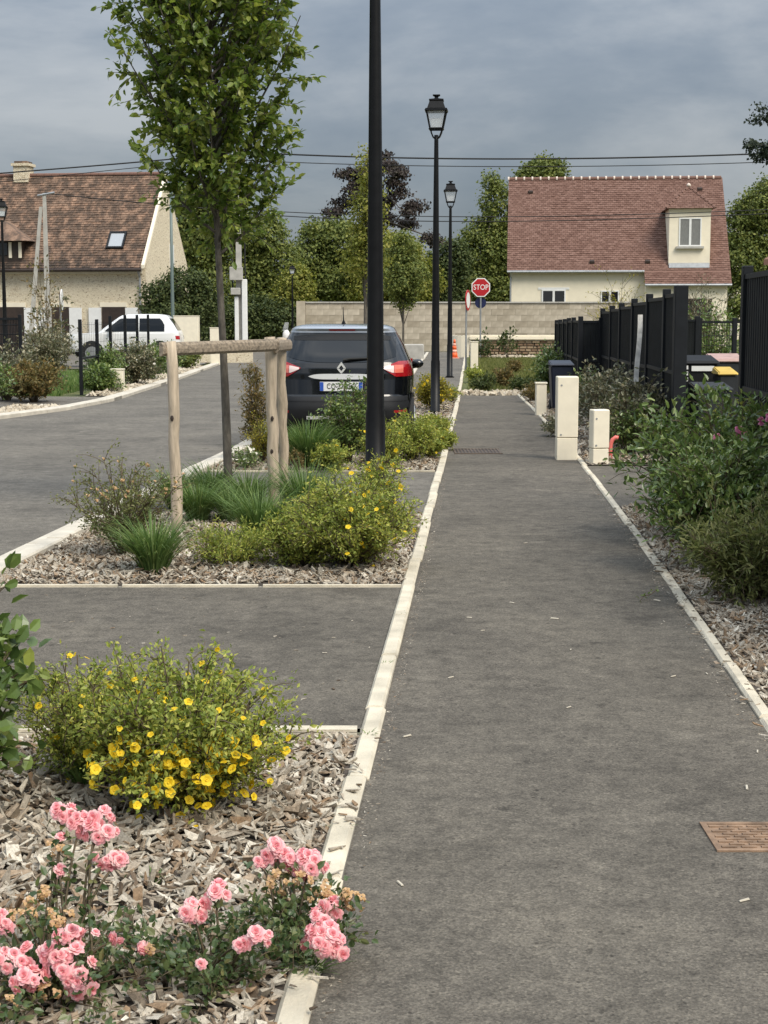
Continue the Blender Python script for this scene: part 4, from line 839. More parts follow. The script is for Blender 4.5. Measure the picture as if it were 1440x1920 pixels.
for i, (a, c, r_) in enumerate(((sL0, sL1, .045), (sR0, sR1, .05), (sB0, sB1, .048))):
    a = a.copy(); a.z = -.06; o = pole(a, c, r_ * 1.0, r_ * .95, 60 + i)
    for kk in range((1, 2, 1)[i]):
        t_ = ((.62,), (.38, .56), (.2,))[i][kk]; p = a.lerp(c, t_) + Vector((.012 * (kk - .5), -r_ * .98, 0)); MB().lathe([(0, -.0), (.012, .001), (.014, .004), (.004, .007)], 8).build('knot', MT['wooddark'], o).location = p
        o.children[-1].rotation_euler = (math.pi / 2, 0, 0); o.children[-1].scale = (1, 1.7, 1)
bz = P(410, 655, Yl).z
def half_rail(a, c, r_, name='rail'):
    a, c = Vector(a), Vector(c); d = (c - a).normalized(); s = d.cross(Vector((0, 0, 1))).normalized(); up = Vector((0, 0, 1)); prof = [(r_ * a_, r_ * b_) for a_, b_ in ((1, 0), (.95, .45), (.55, .72), (0, .78), (-.6, .72), (-.97, .4), (-1, 0))]
    vs = [a + up * x_ + s * y_ for x_, y_ in prof] + [c + up * x_ + s * y_ for x_, y_ in prof]; k = 7
    return MB().add(vs, [(i, i + 1, k + i + 1, k + i) for i in range(k - 1)] + [(0, k, 2 * k - 1, k - 1), tuple(range(k)), tuple(range(2 * k - 1, k - 1, -1))]).build(name, MT['woodd'], sf)
ox = Vector((0, -.05, 0))
half_rail(sL1 + Vector((-.09, -.048, bz - sL1.z)), sR1 + Vector((.06, -.052, bz - sR1.z + .012)), .052)
half_rail(sR1 + Vector((.052, -.10, bz - sR1.z)), sB1 + Vector((.052, .2, bz - sB1.z)), .05)
half_rail(sB1 + Vector((.0, .052, bz - sB1.z - .0)), sL1 + Vector((-.06, .12, bz - sL1.z)), .05)

# ---- street tree with leader and steep limbs
def street_tree(label, base, h0, htop, radius, seed, nbr=58, leaf=.075, nl=26, off=(0, 0), tr=.042, narrow=.55, group='street trees'):
    g = np.random.default_rng(seed); root = empty('street_tree', base); tag(root, label, 'tree', group)
    k = 16; T = np.array([(off[0] * (t_ ** 2) + .02 * math.sin(5 * t_ + seed), off[1] * t_ + .015 * math.sin(7 * t_), htop * t_ * .97 - .05 * (1 - t_)) for t_ in np.linspace(0, 1, k)])
    MB().tube(T, [tr * (1.12 if i == 0 else 1) * (1 - .8 * (i / (k - 1)) ** 1.1) * g.uniform(.96, 1.05) for i in range(k)], 12).build('trunk', MT['bark'], root, True)
    lines, lp, ld = [], [], []
    for i in range(nbr):
        f = ((i + .3) / nbr) ** .85; z = h0 + (htop * .93 - h0) * f; t_ = z / (htop * .97); s = np.array([np.interp(t_, np.linspace(0, 1, k), T[:, j]) for j in range(3)])
        az = 2.39996 * i + g.uniform(-.5, .5); prof = radius * min(1, .60 + 1.3 * f) * min(1, (1.04 - f) * 2.2 + .12) * g.uniform(.78, 1.15); rise = prof * g.uniform(1.1, 1.75) / (narrow * 2)
        e_ = s + np.array([math.cos(az) * prof, math.sin(az) * prof, rise]); md = s + np.array([math.cos(az) * prof * .55, math.sin(az) * prof * .55, rise * .32])
        c = bez(s, md, e_, 7); lines.append((c, list(np.linspace(.015, .004, 7))))
        nt_ = 18
        for j in range(nt_):
            q = g.uniform(.22, 1.0); p0 = c[min(6, int(q * 6))] * (1 - (q * 6) % 1) + c[min(6, int(q * 6) + 1)] * ((q * 6) % 1); d = unit(np.array([math.cos(az) * .5, math.sin(az) * .5, .55]) + g.normal(0, .55, 3)); ln = g.uniform(.12, .34)
            c2 = bez(p0, p0 + d * ln * .5, p0 + d * ln + np.array([0, 0, -.02]), 4); lines.append((c2, [.004, .003, .0025, .002]))
            for q2 in np.linspace(.1, 1, max(3, nl // 3)):
                p = bez(p0, p0 + d * ln * .5, p0 + d * ln + np.array([0, 0, -.02]), 11)[int(q2 * 10)]; lp.append(p); ld.append(unit(d * .7 + g.normal(0, .55, 3) + np.array([0, 0, -.15])))
    stems_obj('limbs', lines, MT['bark'], root, 5); set_leaves(g, np.array(lp), np.array(ld), leaf, .58, MT['leaf_tree'], root, 'crown', ROUND, .7, .012)
    return root
street_tree('young street tree held by the timber stake frame', G(425, 955), 2.18, 5.2, .73, 71, nbr=90, leaf=.068, nl=42, off=(-.14, 0), tr=.040)
def thin_tree(name, label, px, Y, lobes, seed, **kw): return tree_px(name, label, px, Y, lobes, kw.pop('mat', 'leaf_farl'), seed, leaf=kw.pop('leaf', .075), clump=kw.pop('clump', .22), trunk_r=.05, **kw)
thin_tree('street_tree', 'slender columnar street tree behind the parked black car', 684, 36, [(690, 480, 40, 60), (688, 400, 34, 70), (690, 330, 20, 45), (688, 292, 8, 24)], 72, n=5200, group='street trees', shell=.2, mat='leaf_farl')
thin_tree('street_tree', 'small round headed street tree in front of the block wall', 756, 58, [(757, 520, 46, 50), (757, 470, 28, 36), (757, 560, 22, 26)], 73, n=8000, group='street trees', leaf=.1, clump=.25, shell=.3, mat='leaf_far')
pl = bevel(MB().box((-.4, -.4, 0), (.4, .4, .62)).build('planter', MT['concrete'], loc=(P(776, HOR, 62).x, 62, 0)), .03); tag(pl, 'square weathered concrete planter in front of the block wall', 'planter')

# ---- cars, lofted from level outlines
class Shell:
    def __init__(s, levels, n=5.0): s.L = np.array(levels, float); s.n = n
    def at(s, z): return [float(np.interp(z, s.L[:, 0], s.L[:, k])) for k in (1, 2, 3)]
    def rear(s, x, z, off=.004):
        yr, yf, w = s.at(z); c = (yr + yf) / 2; l_ = (yf - yr) / 2; q = max(0.0, 1 - abs(x / w) ** s.n); return (x, c - l_ * q ** (1 / s.n) - off, z)
    def side(s, y, z, sg=1, off=.004):
        yr, yf, w = s.at(z); c = (yr + yf) / 2; l_ = (yf - yr) / 2; q = max(0.0, 1 - abs((y - c) / l_) ** s.n); return (sg * (w * q ** (1 / s.n) + off), y, z)
    def mesh(s, name, mat, parent, z0, z1, steps=44, seg=96, off=0.0, ang=35):
        zs = sorted(set(list(np.linspace(z0, z1, steps)) + [z for z in s.L[:, 0] if z0 < z < z1])); V, Q = [], []
        for z in zs:
            yr, yf, w = s.at(z); c, l_ = (yr + yf) / 2, (yf - yr) / 2; e_ = 2 / s.n
            for i in range(seg):
                a = 2 * math.pi * i / seg; ca, sa = math.cos(a), math.sin(a)
                V.append(((w + off) * math.copysign(abs(ca) ** e_, ca), c + (l_ + off) * math.copysign(abs(sa) ** e_, sa), z))
        m_ = len(zs)
        for j in range(m_ - 1):
            for i in range(seg): Q.append((j * seg + i, j * seg + (i + 1) % seg, (j + 1) * seg + (i + 1) % seg, (j + 1) * seg + i))
        mb = MB(); mb.v = V; mb.f = Q + [tuple(range(seg))[::-1], tuple((m_ - 1) * seg + i for i in range(seg))]
        o = mb.build(name, mat, parent, True); o.data.set_sharp_from_angle(angle=math.radians(ang)); return o
    def patch(s, name, mat, parent, xs, zb, zt, kind='rear', rows=8, off=.004, sg=1):
        V, Q = [], []
        for x in xs:
            for j in range(rows + 1):
                z = zb(x) + (zt(x) - zb(x)) * j / rows; V.append(s.rear(x, z, off) if kind == 'rear' else s.side(x, z, sg, off))
        r = rows + 1
        for i in range(len(xs) - 1):
            for j in range(rows): Q.append((i * r + j, (i + 1) * r + j, (i + 1) * r + j + 1, i * r + j + 1))
        mb = MB(); mb.v = V; mb.f = Q; return mb.build(name, mat, parent, True)
MT['carblack'] = plain('black metallic car paint', (.0025, .003, .004), .25, spec=.3, coat=.7)
MT['carsilver'] = plain('silver car roof', (.36, .385, .42), .22, metal=.4, coat=.8)
MT['carwhite'] = plain('white car paint', (.74, .74, .73), .3, coat=.6)
MT['plastic'] = plain('grey black bumper plastic', (.014, .0145, .016), .6, var=.15, spec=.25)
MT['rubber'] = plain('tyre rubber', (.012, .012, .012), .8)
MT['bright'] = plain('bright trim', (.72, .72, .70), .25, metal=.3); MT['chrome'] = plain('chrome trim', (.78, .78, .76), .12, metal=1.0)
MT['lens'] = plain('red lamp lens', (.35, .008, .012), .12, coat=.8); MT['lensw'] = plain('clear lamp lens', (.75, .60, .56), .12, coat=.8); MT['lenso'] = plain('salmon lamp lens', (.70, .17, .12), .15, coat=.8)
MT['carglass'] = plain('tinted rear window', (.006, .007, .008), .05, spec=.45)
MT['ink'] = plain('plate lettering', (.01, .01, .012), .5); MT['blue'] = plain('blue band', (.03, .09, .42), .4); MT['plate'] = plain('white number plate', (.74, .74, .72), .35)
def wheel(parent, x, y, r, w, sg):
    wl = MB(); wl.tube([(x - w / 2, y, r), (x + w / 2, y, r)], r, 24); o = bevel(wl.build('wheel', MT['rubber'], parent, False), .02, 2)
    MB().tube([(x + sg * (w / 2 - .02), y, r), (x + sg * (w / 2 + .012), y, r)], r * .66, 18).build('rim', MT['zinc'], o); return o
car = empty('parked_car', (-.52, 18.75, 0), math.radians(-.6)); tag(car, 'black compact crossover car with silver roof parked beside the path', 'car')
S = Shell([(.20, .30, 3.9, .78), (.30, .12, 4.05, .84), (.42, .02, 4.11, .875), (.55, .0, 4.12, .885), (.66, .03, 4.11, .885), (.72, .075, 4.10, .887), (.90, .11, 4.05, .893), (.97, .115, 3.8, .890), (1.03, .13, 3.4, .878), (1.10, .16, 3.0, .855), (1.20, .235, 2.85, .81), (1.32, .335, 2.62, .755), (1.42, .42, 2.42, .70), (1.48, .44, 2.28, .665), (1.515, .42, 2.2, .64), (1.54, .47, 2.1, .60), (1.56, .65, 1.98, .53), (1.572, .95, 1.75, .40)], 5.2)
S.mesh('body', MT['carblack'], car, .20, 1.485, 60); S.mesh('roof', MT['carsilver'], car, 1.468, 1.572, 16, off=.006)
zb_ = lambda x: 1.105 + .085 * abs(x / .70) ** 3.2; zt_ = lambda x: 1.452 - .035 * abs(x / .66) ** 3
rw = S.patch('rear_window', MT['carglass'], car, np.linspace(-.665, .665, 41), zb_, zt_, off=.006)
S.patch('shade_band', MT['plastic'], rw, np.linspace(-.60, .60, 31), lambda x: 1.375, lambda x: zt_(x) - .003, off=.010, rows=3)
for sg in (-1, 1):
    tl = S.patch('tail_light', MT['lens'], car, np.array([sg * a for a in np.linspace(.50, .876, 26)]), lambda x: 1.035 - .10 * min(1, (abs(x) - .50) / .16), lambda x: 1.048 + .075 * min(1, (abs(x) - .50) / .2), off=.014)
    S.patch('lens', MT['lensw'], tl, np.array([sg * a for a in np.linspace(.515, .64, 10)]), lambda x: 1.034 - .05 * min(1, (abs(x) - .5) / .12), lambda x: 1.045 + .025 * min(1, (abs(x) - .5) / .12), off=.020)
    S.patch('lens', MT['lenso'], tl, np.array([sg * a for a in np.linspace(.645, .755, 10)]), lambda x: .982, lambda x: 1.078, off=.020)
    S.patch('reflector', MT['lens'], car, np.array([sg * a for a in np.linspace(.64, .80, 8)]), lambda x: .50, lambda x: .53, off=.01)
    for k, (ya, yb, z0, z1) in enumerate(((.72, 1.45, 1.10, 1.40), (1.52, 2.55, 1.06, 1.42))):
        S.patch('side_window', MT['carglass'], car, np.linspace(ya, yb, 14), lambda y: z0, (lambda y: z1 - (0.0 if y < 2.0 else (y - 2.0) * .5)) if k else (lambda y: 1.12 + .28 * min(1, (y - .66) / .3)), 'side', off=.006, sg=sg)
    S.patch('side_moulding', MT['plastic'], car, np.linspace(.2, 3.9, 30), lambda y: .22, lambda y: .42, 'side', off=.012, sg=sg)
    mir = MB().lathe([(0, -.14), (.07, -.12), (.10, -.02), (.095, .06), (.05, .1), (0, .105)], 12).build('door_mirror', MT['carblack'], car, True); mir.location = (sg * .95, 2.42, 1.03); mir.rotation_euler = (math.pi / 2, 0, 0); mir.scale = (.85, .62, .7)
    MB().tube([(sg * .82, 2.45, .98), (sg * .93, 2.42, 1.0)], .03, 8).build('mirror_arm', MT['carblack'], car)
    for y in (.72, 3.33):
        wheel(car, sg * .785, y, .335, .21, sg)
        rg = MB(); k = 18; vs = []
        for i in range(k + 1):
            a = math.pi * i / k; vs += [S.side(y + .37 * math.cos(a), .30 + .37 * math.sin(a), sg, .010), S.side(y + .43 * math.cos(a), .30 + .43 * math.sin(a), sg, .014)]
        rg.add(vs, [(2 * i, 2 * i + 1, 2 * i + 3, 2 * i + 2) for i in range(k)]); rg.build('wheel_arch', MT['plastic'], car)
S.patch('chrome_strip', MT['bright'], car, np.linspace(-.40, .40, 25), lambda x: .905 + .035 * abs(x / .4) ** 6, lambda x: .972 - .03 * abs(x / .4) ** 6, off=.022)
S.patch('lower_bumper', MT['plastic'], car, np.linspace(-.86, .86, 45), lambda x: .33, lambda x: .635, off=.008)
S.patch('bumper_step', MT['plastic'], car, np.linspace(-.84, .84, 41), lambda x: .638, lambda x: .70, off=.010, rows=3)
S.patch('skid_plate', MT['bright'], car, np.linspace(-.42, .42, 21), lambda x: .425, lambda x: .465, off=.020, rows=3)
py = S.rear(0, .82)[1] - .018
npl = MB().box((-.26, py - .006, .765), (.26, py + .03, .875)).build('number_plate', MT['plate'], car)
MB().box((-.258, py - .009, .768), (-.215, py - .0065, .872)).build('band', MT['blue'], npl); MB().box((.215, py - .009, .768), (.258, py - .0065, .872)).build('band', MT['blue'], npl)
text('CQ-276-EC', .098, MT['ink'], npl, (0, py - .0075, .82), (math.pi / 2, 0, 0), .0006, xs=.74)
ey = S.rear(0, 1.05)[1] - .012
eb = MB()
for (A, B, C, D) in (((-.056, 0), (0, .075), (0, .035), (-.028, 0)), ((0, .075), (.056, 0), (.028, 0), (0, .035))): eb.hexa([(A[0], ey - .008, 1.04 + A[1]), (D[0], ey - .008, 1.04 + D[1]), (C[0], ey - .008, 1.04 + C[1]), (B[0], ey - .008, 1.04 + B[1])], [(A[0], ey + .012, 1.04 + A[1]), (D[0], ey + .012, 1.04 + D[1]), (C[0], ey + .012, 1.04 + C[1]), (B[0], ey + .012, 1.04 + B[1])])
for (A, B, C, D) in (((-.056, -.004), (-.028, -.004), (0, -.036), (0, -.072)), ((0, -.072), (0, -.036), (.028, -.004), (.056, -.004))): eb.hexa([(q[0], ey - .006, 1.04 + q[1]) for q in (A, B, C, D)], [(q[0], ey + .012, 1.04 + q[1]) for q in (A, B, C, D)])
eb.build('emblem', MT['bright'], car)
wp = [S.rear(.02, 1.135, .03), S.rear(.10, 1.15, .035), S.rear(.46, 1.165, .03)]; MB().tube(wp, [.022, .018, .008], 6).build('wiper', MT['rubber'], car)
MB().tube([(0, .95, 1.57), (0, .9, 1.62), (0, .78, 1.78)], [.03, .008, .004], 6).build('aerial', MT['rubber'], car)
S.patch('brake_light', MT['lens'], car, np.linspace(-.16, .16, 9), lambda x: 1.49, lambda x: 1.505, off=.014, rows=2)

suv = empty('off_roader', (P(342, HOR, 53).x, 53, 0.14), math.radians(91)); tag(suv, 'small boxy white off-roader parked behind the mesh fence', 'car')
S2 = Shell([(.22, .2, 3.5, .70), (.35, .03, 3.68, .80), (.55, .0, 3.72, .83), (.85, .02, 3.70, .84), (.98, .04, 3.62, .835), (1.03, .06, 2.78, .82), (1.30, .22, 2.42, .74), (1.52, .38, 2.12, .66), (1.60, .48, 1.98, .61), (1.635, .65, 1.8, .52), (1.645, .9, 1.6, .4)], 9)
S2.mesh('body', MT['carwhite'], suv, .22, 1.645, 50)
S2.mesh('underbody', MT['rubber'], suv, .22, .40, 6, off=.012)
for sg in (-1, 1):
    S2.patch('side_window', MT['carglass'], suv, np.linspace(.52, 1.36, 12), lambda y: 1.06, lambda y: 1.10 + .40 * min(1, (y - .42) / .22), 'side', off=.006, sg=sg)
    S2.patch('side_window', MT['carglass'], suv, np.linspace(1.46, 2.5, 14), lambda y: 1.06, lambda y: 1.50 - max(0, (y - 2.0)) * .8, 'side', off=.006, sg=sg)
    for y in (.68, 2.95):
        wheel(suv, sg * .76, y, .34, .2, sg); vs = []; k = 14
        for i in range(k + 1): a = math.pi * i / k; vs += [S2.side(y, .36, sg, .010), S2.side(y + .40 * math.cos(a), .36 + .40 * math.sin(a), sg, .010)]
        MB().add(vs, [(2 * i, 2 * i + 1, 2 * i + 3) for i in range(k)]).build('wheel_arch', MT['rubber'], suv)
    MB().cbox((sg * .84, 1.55, .88), (.03, .16, .03)).build('door_handle', MT['rubber'], suv); MB().cbox((sg * .95, 2.3, 1.1), (.16, .08, .12)).build('door_mirror', MT['rubber'], suv)
    S2.patch('tail_light', MT['lens'], suv, np.array([sg * a for a in np.linspace(.62, .78, 6)]), lambda x: .80, lambda x: .92, off=.012)
S2.patch('rear_window', MT['carglass'], suv, np.linspace(-.56, .56, 15), lambda x: 1.10, lambda x: 1.50, off=.006)
sct = empty('motor_scooter', (P(546, HOR, 76).x, 76, 0), math.radians(48)); tag(sct, 'small white motor scooter parked by the pillar of the block wall', 'scooter')
MB().lathe([(.05, .35), (.14, .5), (.19, .75), (.17, .95), (.09, 1.08), (.05, 1.1)], 12, (0, .35)).build('front_fairing', MT['carwhite'], sct, True)
MB().tube([(0, -.6, .75), (0, -.3, .82), (0, .0, .6), (0, .3, .4)], [.13, .17, .12, .08], 10).build('body', MT['carwhite'], sct, True); MB().tube([(0, -.55, .93), (0, -.1, .92)], [.12, .13], 8).build('seat', MT['rubber'], sct)
MB().tube([(-.3, .3, 1.12), (.3, .3, 1.12)], .02, 6).build('handlebar', MT['rubber'], sct)
for y in (-.5, .55): MB().tube([(-.06, y, .26), (.06, y, .26)], .26, 16).build('wheel', MT['rubber'], sct)
MB().hexa([(-.18, .42, 1.05), (.18, .42, 1.05), (.18, .43, 1.05), (-.18, .43, 1.05)], [(-.13, .3, 1.45), (.13, .3, 1.45), (.13, .31, 1.45), (-.13, .31, 1.45)]).build('windscreen', MT['pane'], sct)

# ---- signs, cone
s1 = empty('stop_sign', (P(901, HOR, 64).x, 64, 0)); tag(s1, 'red octagonal STOP sign on a grey pole before the block wall', 'sign')
MB().tube([(0, 0, 0), (0, 0, 3.2)], .035, 10).build('pole', MT['zinc'], s1)
def octo(r, y0, y1, z): q = [(r * math.cos(math.pi / 8 + i * math.pi / 4), r * math.sin(math.pi / 8 + i * math.pi / 4)) for i in range(8)]; return MB().add([(a, y0, z + c) for a, c in q] + [(a, y1, z + c) for a, c in q], [tuple(range(8)), tuple(range(15, 7, -1))] + [(i, i + 8, (i + 1) % 8 + 8, (i + 1) % 8) for i in range(8)])
zs = P(901, 539, 64).z
bd = octo(.41, -.06, -.036, zs).build('plate', MT['white'], s1); octo(.365, -.066, -.061, zs).build('face', MT['red'], s1); text('STOP', .30, MT['white'], s1, (0, -.068, zs), (math.pi / 2, 0, 0), .001, xs=.86)
MB().tube([(0, .04, zs - .62), (0, .06, zs - .62)], .23, 20).build('round_plate', plain('dark blue sign', (.012, .018, .07), .4), s1)
s2 = empty('round_sign', (P(877, HOR, 50).x, 50, 0), math.radians(74)); tag(s2, 'round white and red road sign seen almost edge on', 'sign')
z2 = P(877, 563, 50).z; MB().tube([(0, .05, 0), (0, .05, z2 + .2)], .03, 10).build('pole', MT['zinc'], s2)
MB().tube([(0, -.012, z2), (0, .012, z2)], .33, 28).build('plate', MT['red'], s2); MB().tube([(0, -.016, z2), (0, -.0125, z2)], .25, 28).build('face', MT['white'], s2)
s3 = empty('round_sign', (P(117, HOR, 48).x, 48, 0), math.radians(95)); tag(s3, 'round road sign on a thin pole before the stone house doors', 'sign')
z3 = P(117, 562, 48).z; MB().tube([(0, .05, 0), (0, .05, z3 + .25)], .03, 10).build('pole', MT['zinc'], s3); MB().tube([(0, -.012, z3), (0, .012, z3)], .32, 28).build('plate', MT['white'], s3); MB().tube([(0, .013, z3), (0, .02, z3)], .3, 28).build('face', MT['red'], s3)
cn = empty('traffic_cone', G(852, 672)); tag(cn, 'orange and white traffic cone by the lamp post', 'traffic cone')
MT['orange'] = plain('orange cone plastic', (.78, .12, .025), .5); MT['conew'] = plain('pale cone band', (.80, .40, .30), .5)
MB().box((-.2, -.2, 0), (.2, .2, .04)).build('base', MT['conew'], cn)
for k, (z0, z1) in enumerate(((.042, .24), (.24, .36), (.36, .52), (.52, .62), (.62, .78))): MB().lathe([(.15 - .15 * z0, z0), (.15 - .15 * z1, z1)], 18).build('cone_band', MT['orange' if k % 2 == 0 else 'conew'], cn, True)

# ---- cream service cabinets
def cabinet(label, px0, px1, ytop, ybase, depth=.22, seam=None, rz=0.0, name='service_cabinet', sk=0):
    Y = G(px0, ybase).y; w_ = (px1 - px0) * Y / F; h_ = (ybase - ytop) * Y / F; r = empty(name, (P((px0 + px1) / 2, HOR, Y).x, Y + depth / 2, 0), rz); tag(r, label, 'cabinet')
    z0 = -.03
    if seam:
        zs_ = h_ * seam; bevel(MB().box((-w_ / 2 + .004, -depth / 2 + .004, z0), (w_ / 2 - .004, depth / 2, zs_ - .004)).build('plinth', MT['cream'], r), .006); bevel(MB().box((-w_ / 2, -depth / 2, zs_), (w_ / 2, depth / 2, h_)).build('door', MT['cream'], r), .01)
        for zz in (zs_ + .035, h_ - .1): MB().tube([(-w_ * .3, -depth / 2 - .004, zz), (-w_ * .3, -depth / 2 + .002, zz)], .011, 10).build('lock', MT['zinc'], r)
    else: bevel(MB().box((-w_ / 2, -depth / 2, z0), (w_ / 2, depth / 2, h_)).build('body', MT['cream'], r), .012); MB().box((-w_ / 2 - .01, -depth / 2 - .01, h_ + .002), (w_ / 2 + .01, depth / 2 + .01, h_ + .025)).build('lid', MT['cream'], r)
    return r
cabinet('tall cream service cabinet at the edge of the path with a seam near its foot', 1047, 1087, 706, 863, .2, .27)
cabinet('short cream service post beside the pink conduit', 1113, 1145, 768, 872, .16, .3, math.radians(10))
cabinet('low cream service post where the shrubs meet the path', 1007, 1027, 720, 779, .18)
cabinet('cream service post beside the round red and white sign', 883, 897, 642, 694, .24)
cabinet('small cream service post on the far verge near the mesh fence', 205, 228, 694, 739, .25)
cabinet('large cream meter cabinet behind the white off-roader', 325, 371, 594, 684, .5)
cabinet('cream service post near the white conduits', 393, 412, 616, 684, .3)
lw = MB().box((0, 0, .55), (2.0, .25, .72)).build('low_wall_coping', MT['creamw'], loc=(P(372, HOR, 58).x, 58, 0)); MB().box((0, .03, 0), (2.0, .22, .548)).build('base', MT['rubble'], lw); tag(lw, 'low wall with pale coping between the cream cabinets', 'wall')
cdt = MB(); b0 = G(1147, 866); rr_ = [b0 + Vector((0, .1, -.02)), b0 + Vector((-.005, .1, .12)), b0 + Vector((.0, .1, .2)), b0 + Vector((.02, .1, .25)), b0 + Vector((.055, .1, .275)), b0 + Vector((.085, .1, .27))]
tag(MB().tube(rr_, .024, 12).build('conduit', plain('salmon plastic conduit', (.72, .17, .14), .5), None, True), 'bent salmon pink plastic conduit sticking out of the ground', 'conduit')

# ---- bins
MT['bin'] = plain('black bin plastic', (.012, .013, .015), .65, var=.2, spec=.2); MT['bing'] = plain('grey bin plastic', (.032, .035, .039), .65, var=.2, spec=.2); MT['lidy'] = plain('yellow lid', (.50, .34, .06), .6, var=.2); MT['lidp'] = plain('faded pink lid', (.38, .25, .22), .7, var=.2); MT['navy'] = plain('navy plastic', (.012, .016, .032), .45)
def bin_(label, px, Y, w_, d_, h_, body, lid, sticker=False):
    r = empty('wheelie_bin', (P(px, HOR, Y).x, Y, 0)); tag(r, label, 'bin', 'wheelie bins'); b_ = .78
    bevel(MB().hexa([(-w_ / 2 * b_, -d_ / 2 * b_, .05), (w_ / 2 * b_, -d_ / 2 * b_, .05), (w_ / 2 * b_, d_ / 2 * b_, .05), (-w_ / 2 * b_, d_ / 2 * b_, .05)], [(-w_ / 2, -d_ / 2, h_ * .9), (w_ / 2, -d_ / 2, h_ * .9), (w_ / 2, d_ / 2, h_ * .9), (-w_ / 2, d_ / 2, h_ * .9)]).build('body', MT[body], r), .02, 2)
    bevel(MB().hexa([(-w_ / 2 - .02, -d_ / 2 - .03, h_ * .9 + .003), (w_ / 2 + .02, -d_ / 2 - .03, h_ * .9 + .003), (w_ / 2 + .02, d_ / 2, h_ * .9 + .003), (-w_ / 2 - .02, d_ / 2, h_ * .9 + .003)], [(-w_ / 2, -d_ / 2, h_ * .94), (w_ / 2, -d_ / 2, h_ * .94), (w_ / 2, d_ / 2, h_), (-w_ / 2, d_ / 2, h_)]).build('lid', MT[lid], r), .012, 2)
    MB().tube([(-w_ * .3, d_ / 2 + .04, h_ * .9), (w_ * .3, d_ / 2 + .04, h_ * .9)], .015, 6).build('handle', MT[body], r)
    for sg in (-1, 1): MB().tube([(sg * w_ * .36, d_ / 2 * .9, .1), (sg * w_ * .44, d_ / 2 * .9, .1)], .1, 12).build('wheel', MT['rubber'], r)
    if sticker:
        MB().box((-w_ * .3, -d_ / 2 - .012, h_ * .82), (w_ * .36, -d_ / 2 - .004, h_ * .88)).build('sticker', MT['white'], r)
        for k in range(3): MB().box((-w_ * .47, -d_ / 2 - .012, h_ * (.84 - .07 * k)), (-w_ * .40, -d_ / 2 + .004, h_ * (.885 - .07 * k))).build('sticker', MT['white'], r)
    return r
bin_('black wheelie bin with white stickers in the fence gap', 1311, 21.2, .46, .5, 1.14, 'bin', 'bin', True)
bin_('wheelie bin with a faded pink lid behind the black one', 1362, 22.2, .46, .5, 1.14, 'bing', 'lidp'); bin_('wheelie bin with a yellow lid beside the fence post', 1362, 20.6, .24, .4, 1.0, 'bing', 'lidy')
bin_('low grey wheelie bin in front of the stickered bin', 1335, 19.0, .44, .48, .86, 'bing', 'bing'); bin_('navy wheelie bin standing before the lower fence', 1053, 27.6, .40, .45, .90, 'navy', 'navy')

# ---- poles and wires
def wire(label, pts, Y, r, group='overhead wires'):
    xs = np.array([p[0] for p in pts]); ys = np.array([p[1] for p in pts]); q = np.linspace(xs[0], xs[-1], 40); c = np.polyfit(xs, ys, min(3, len(xs) - 1))
    tag(MB().tube([P(a, np.polyval(c, a), Y) for a in q], r, 5).build('overhead_wire', MT['rubber'], None, True), label, 'wire', group)
PC = 66
wire('thick overhead cable crossing in front of the dark clouds', [(449, 285), (530, 289), (811, 297), (1100, 297), (1380, 290), (1700, 275)], PC, .034)
wire('thinner overhead cable just below the thick one', [(449, 300), (530, 304), (811, 311), (1100, 312), (1400, 305), (1700, 292)], PC, .018)
wire('thick overhead cable rising from the stone house chimney', [(-250, 345), (0, 325), (270, 303), (449, 286)], PC, .030); wire('thinner overhead cable above the stone house ridge', [(-250, 352), (50, 336), (270, 313), (449, 300)], PC, .016)
wire('low overhead cable passing the copper tree', [(449, 392), (530, 398), (811, 405), (960, 407), (1260, 400), (1600, 385)], PC, .018); wire('low overhead cable beneath the other near the copper tree', [(449, 398), (540, 407), (811, 414), (960, 415), (1260, 408), (1600, 394)], PC, .020)
wire('slack overhead cable hanging before the mossy roof', [(84, 362), (200, 374), (320, 385), (449, 396)], PC, .022)
pc = empty('utility_pole', (P(449, HOR, PC).x, PC, 0)); tag(pc, 'tall concrete utility pole with grey boxes behind the young tree', 'utility pole')
pt = P(449, 278, PC).z; MB().hexa([(-.15, -.12, -.1), (.15, -.12, -.1), (.15, .12, -.1), (-.15, .12, -.1)], [(-.08, -.07, pt), (.08, -.07, pt), (.08, .07, pt), (-.08, .07, pt)]).build('shaft', MT['concrete'], pc)
def bxp(name, x0, x1, y0, y1, d0, d1, mat): a, c = P(x0, y1, PC), P(x1, y0, PC); bevel(MB().box((a.x - pc.location.x, d0, max(a.z, -.1)), (c.x - pc.location.x, d1, c.z)).build(name, MT[mat], pc), .02)
bxp('box', 432, 456, 501, 526, -.42, -.13, 'concrete'); bxp('box', 434, 452, 540, 553, -.38, -.14, 'concrete'); bxp('conduit', 442, 448, 556, 690, -.26, -.14, 'white'); bxp('conduit', 456, 464, 524, 690, -.32, -.10, 'white')
for dx in (-.28, .27): MB().tube([(dx, -.02, 2.6), (dx * .9, -.02, pt - .4)], .03, 6).build('cable', MT['rubber'], pc)
for z in (pt - .25, pt - .6, 6.2): MB().tube([(-.35, -.1, z), (.35, -.1, z)], .035, 6).build('bracket', MT['zinc'], pc)
gp = empty('lamp_column', (P(324, HOR, 62).x, 62, 0)); tag(gp, 'plain grey green steel column before the bare gable', 'pole'); MB().lathe([(.085, 0), (.08, .8), (.065, 3.0), (.05, P(324, 345, 62).z)], 12).build('column', plain('grey green paint', (.12, .16, .15), .5), gp, True); MB().lathe([(.13, 0), (.13, .04)], 12).build('base_plate', MT['zinc'], gp)
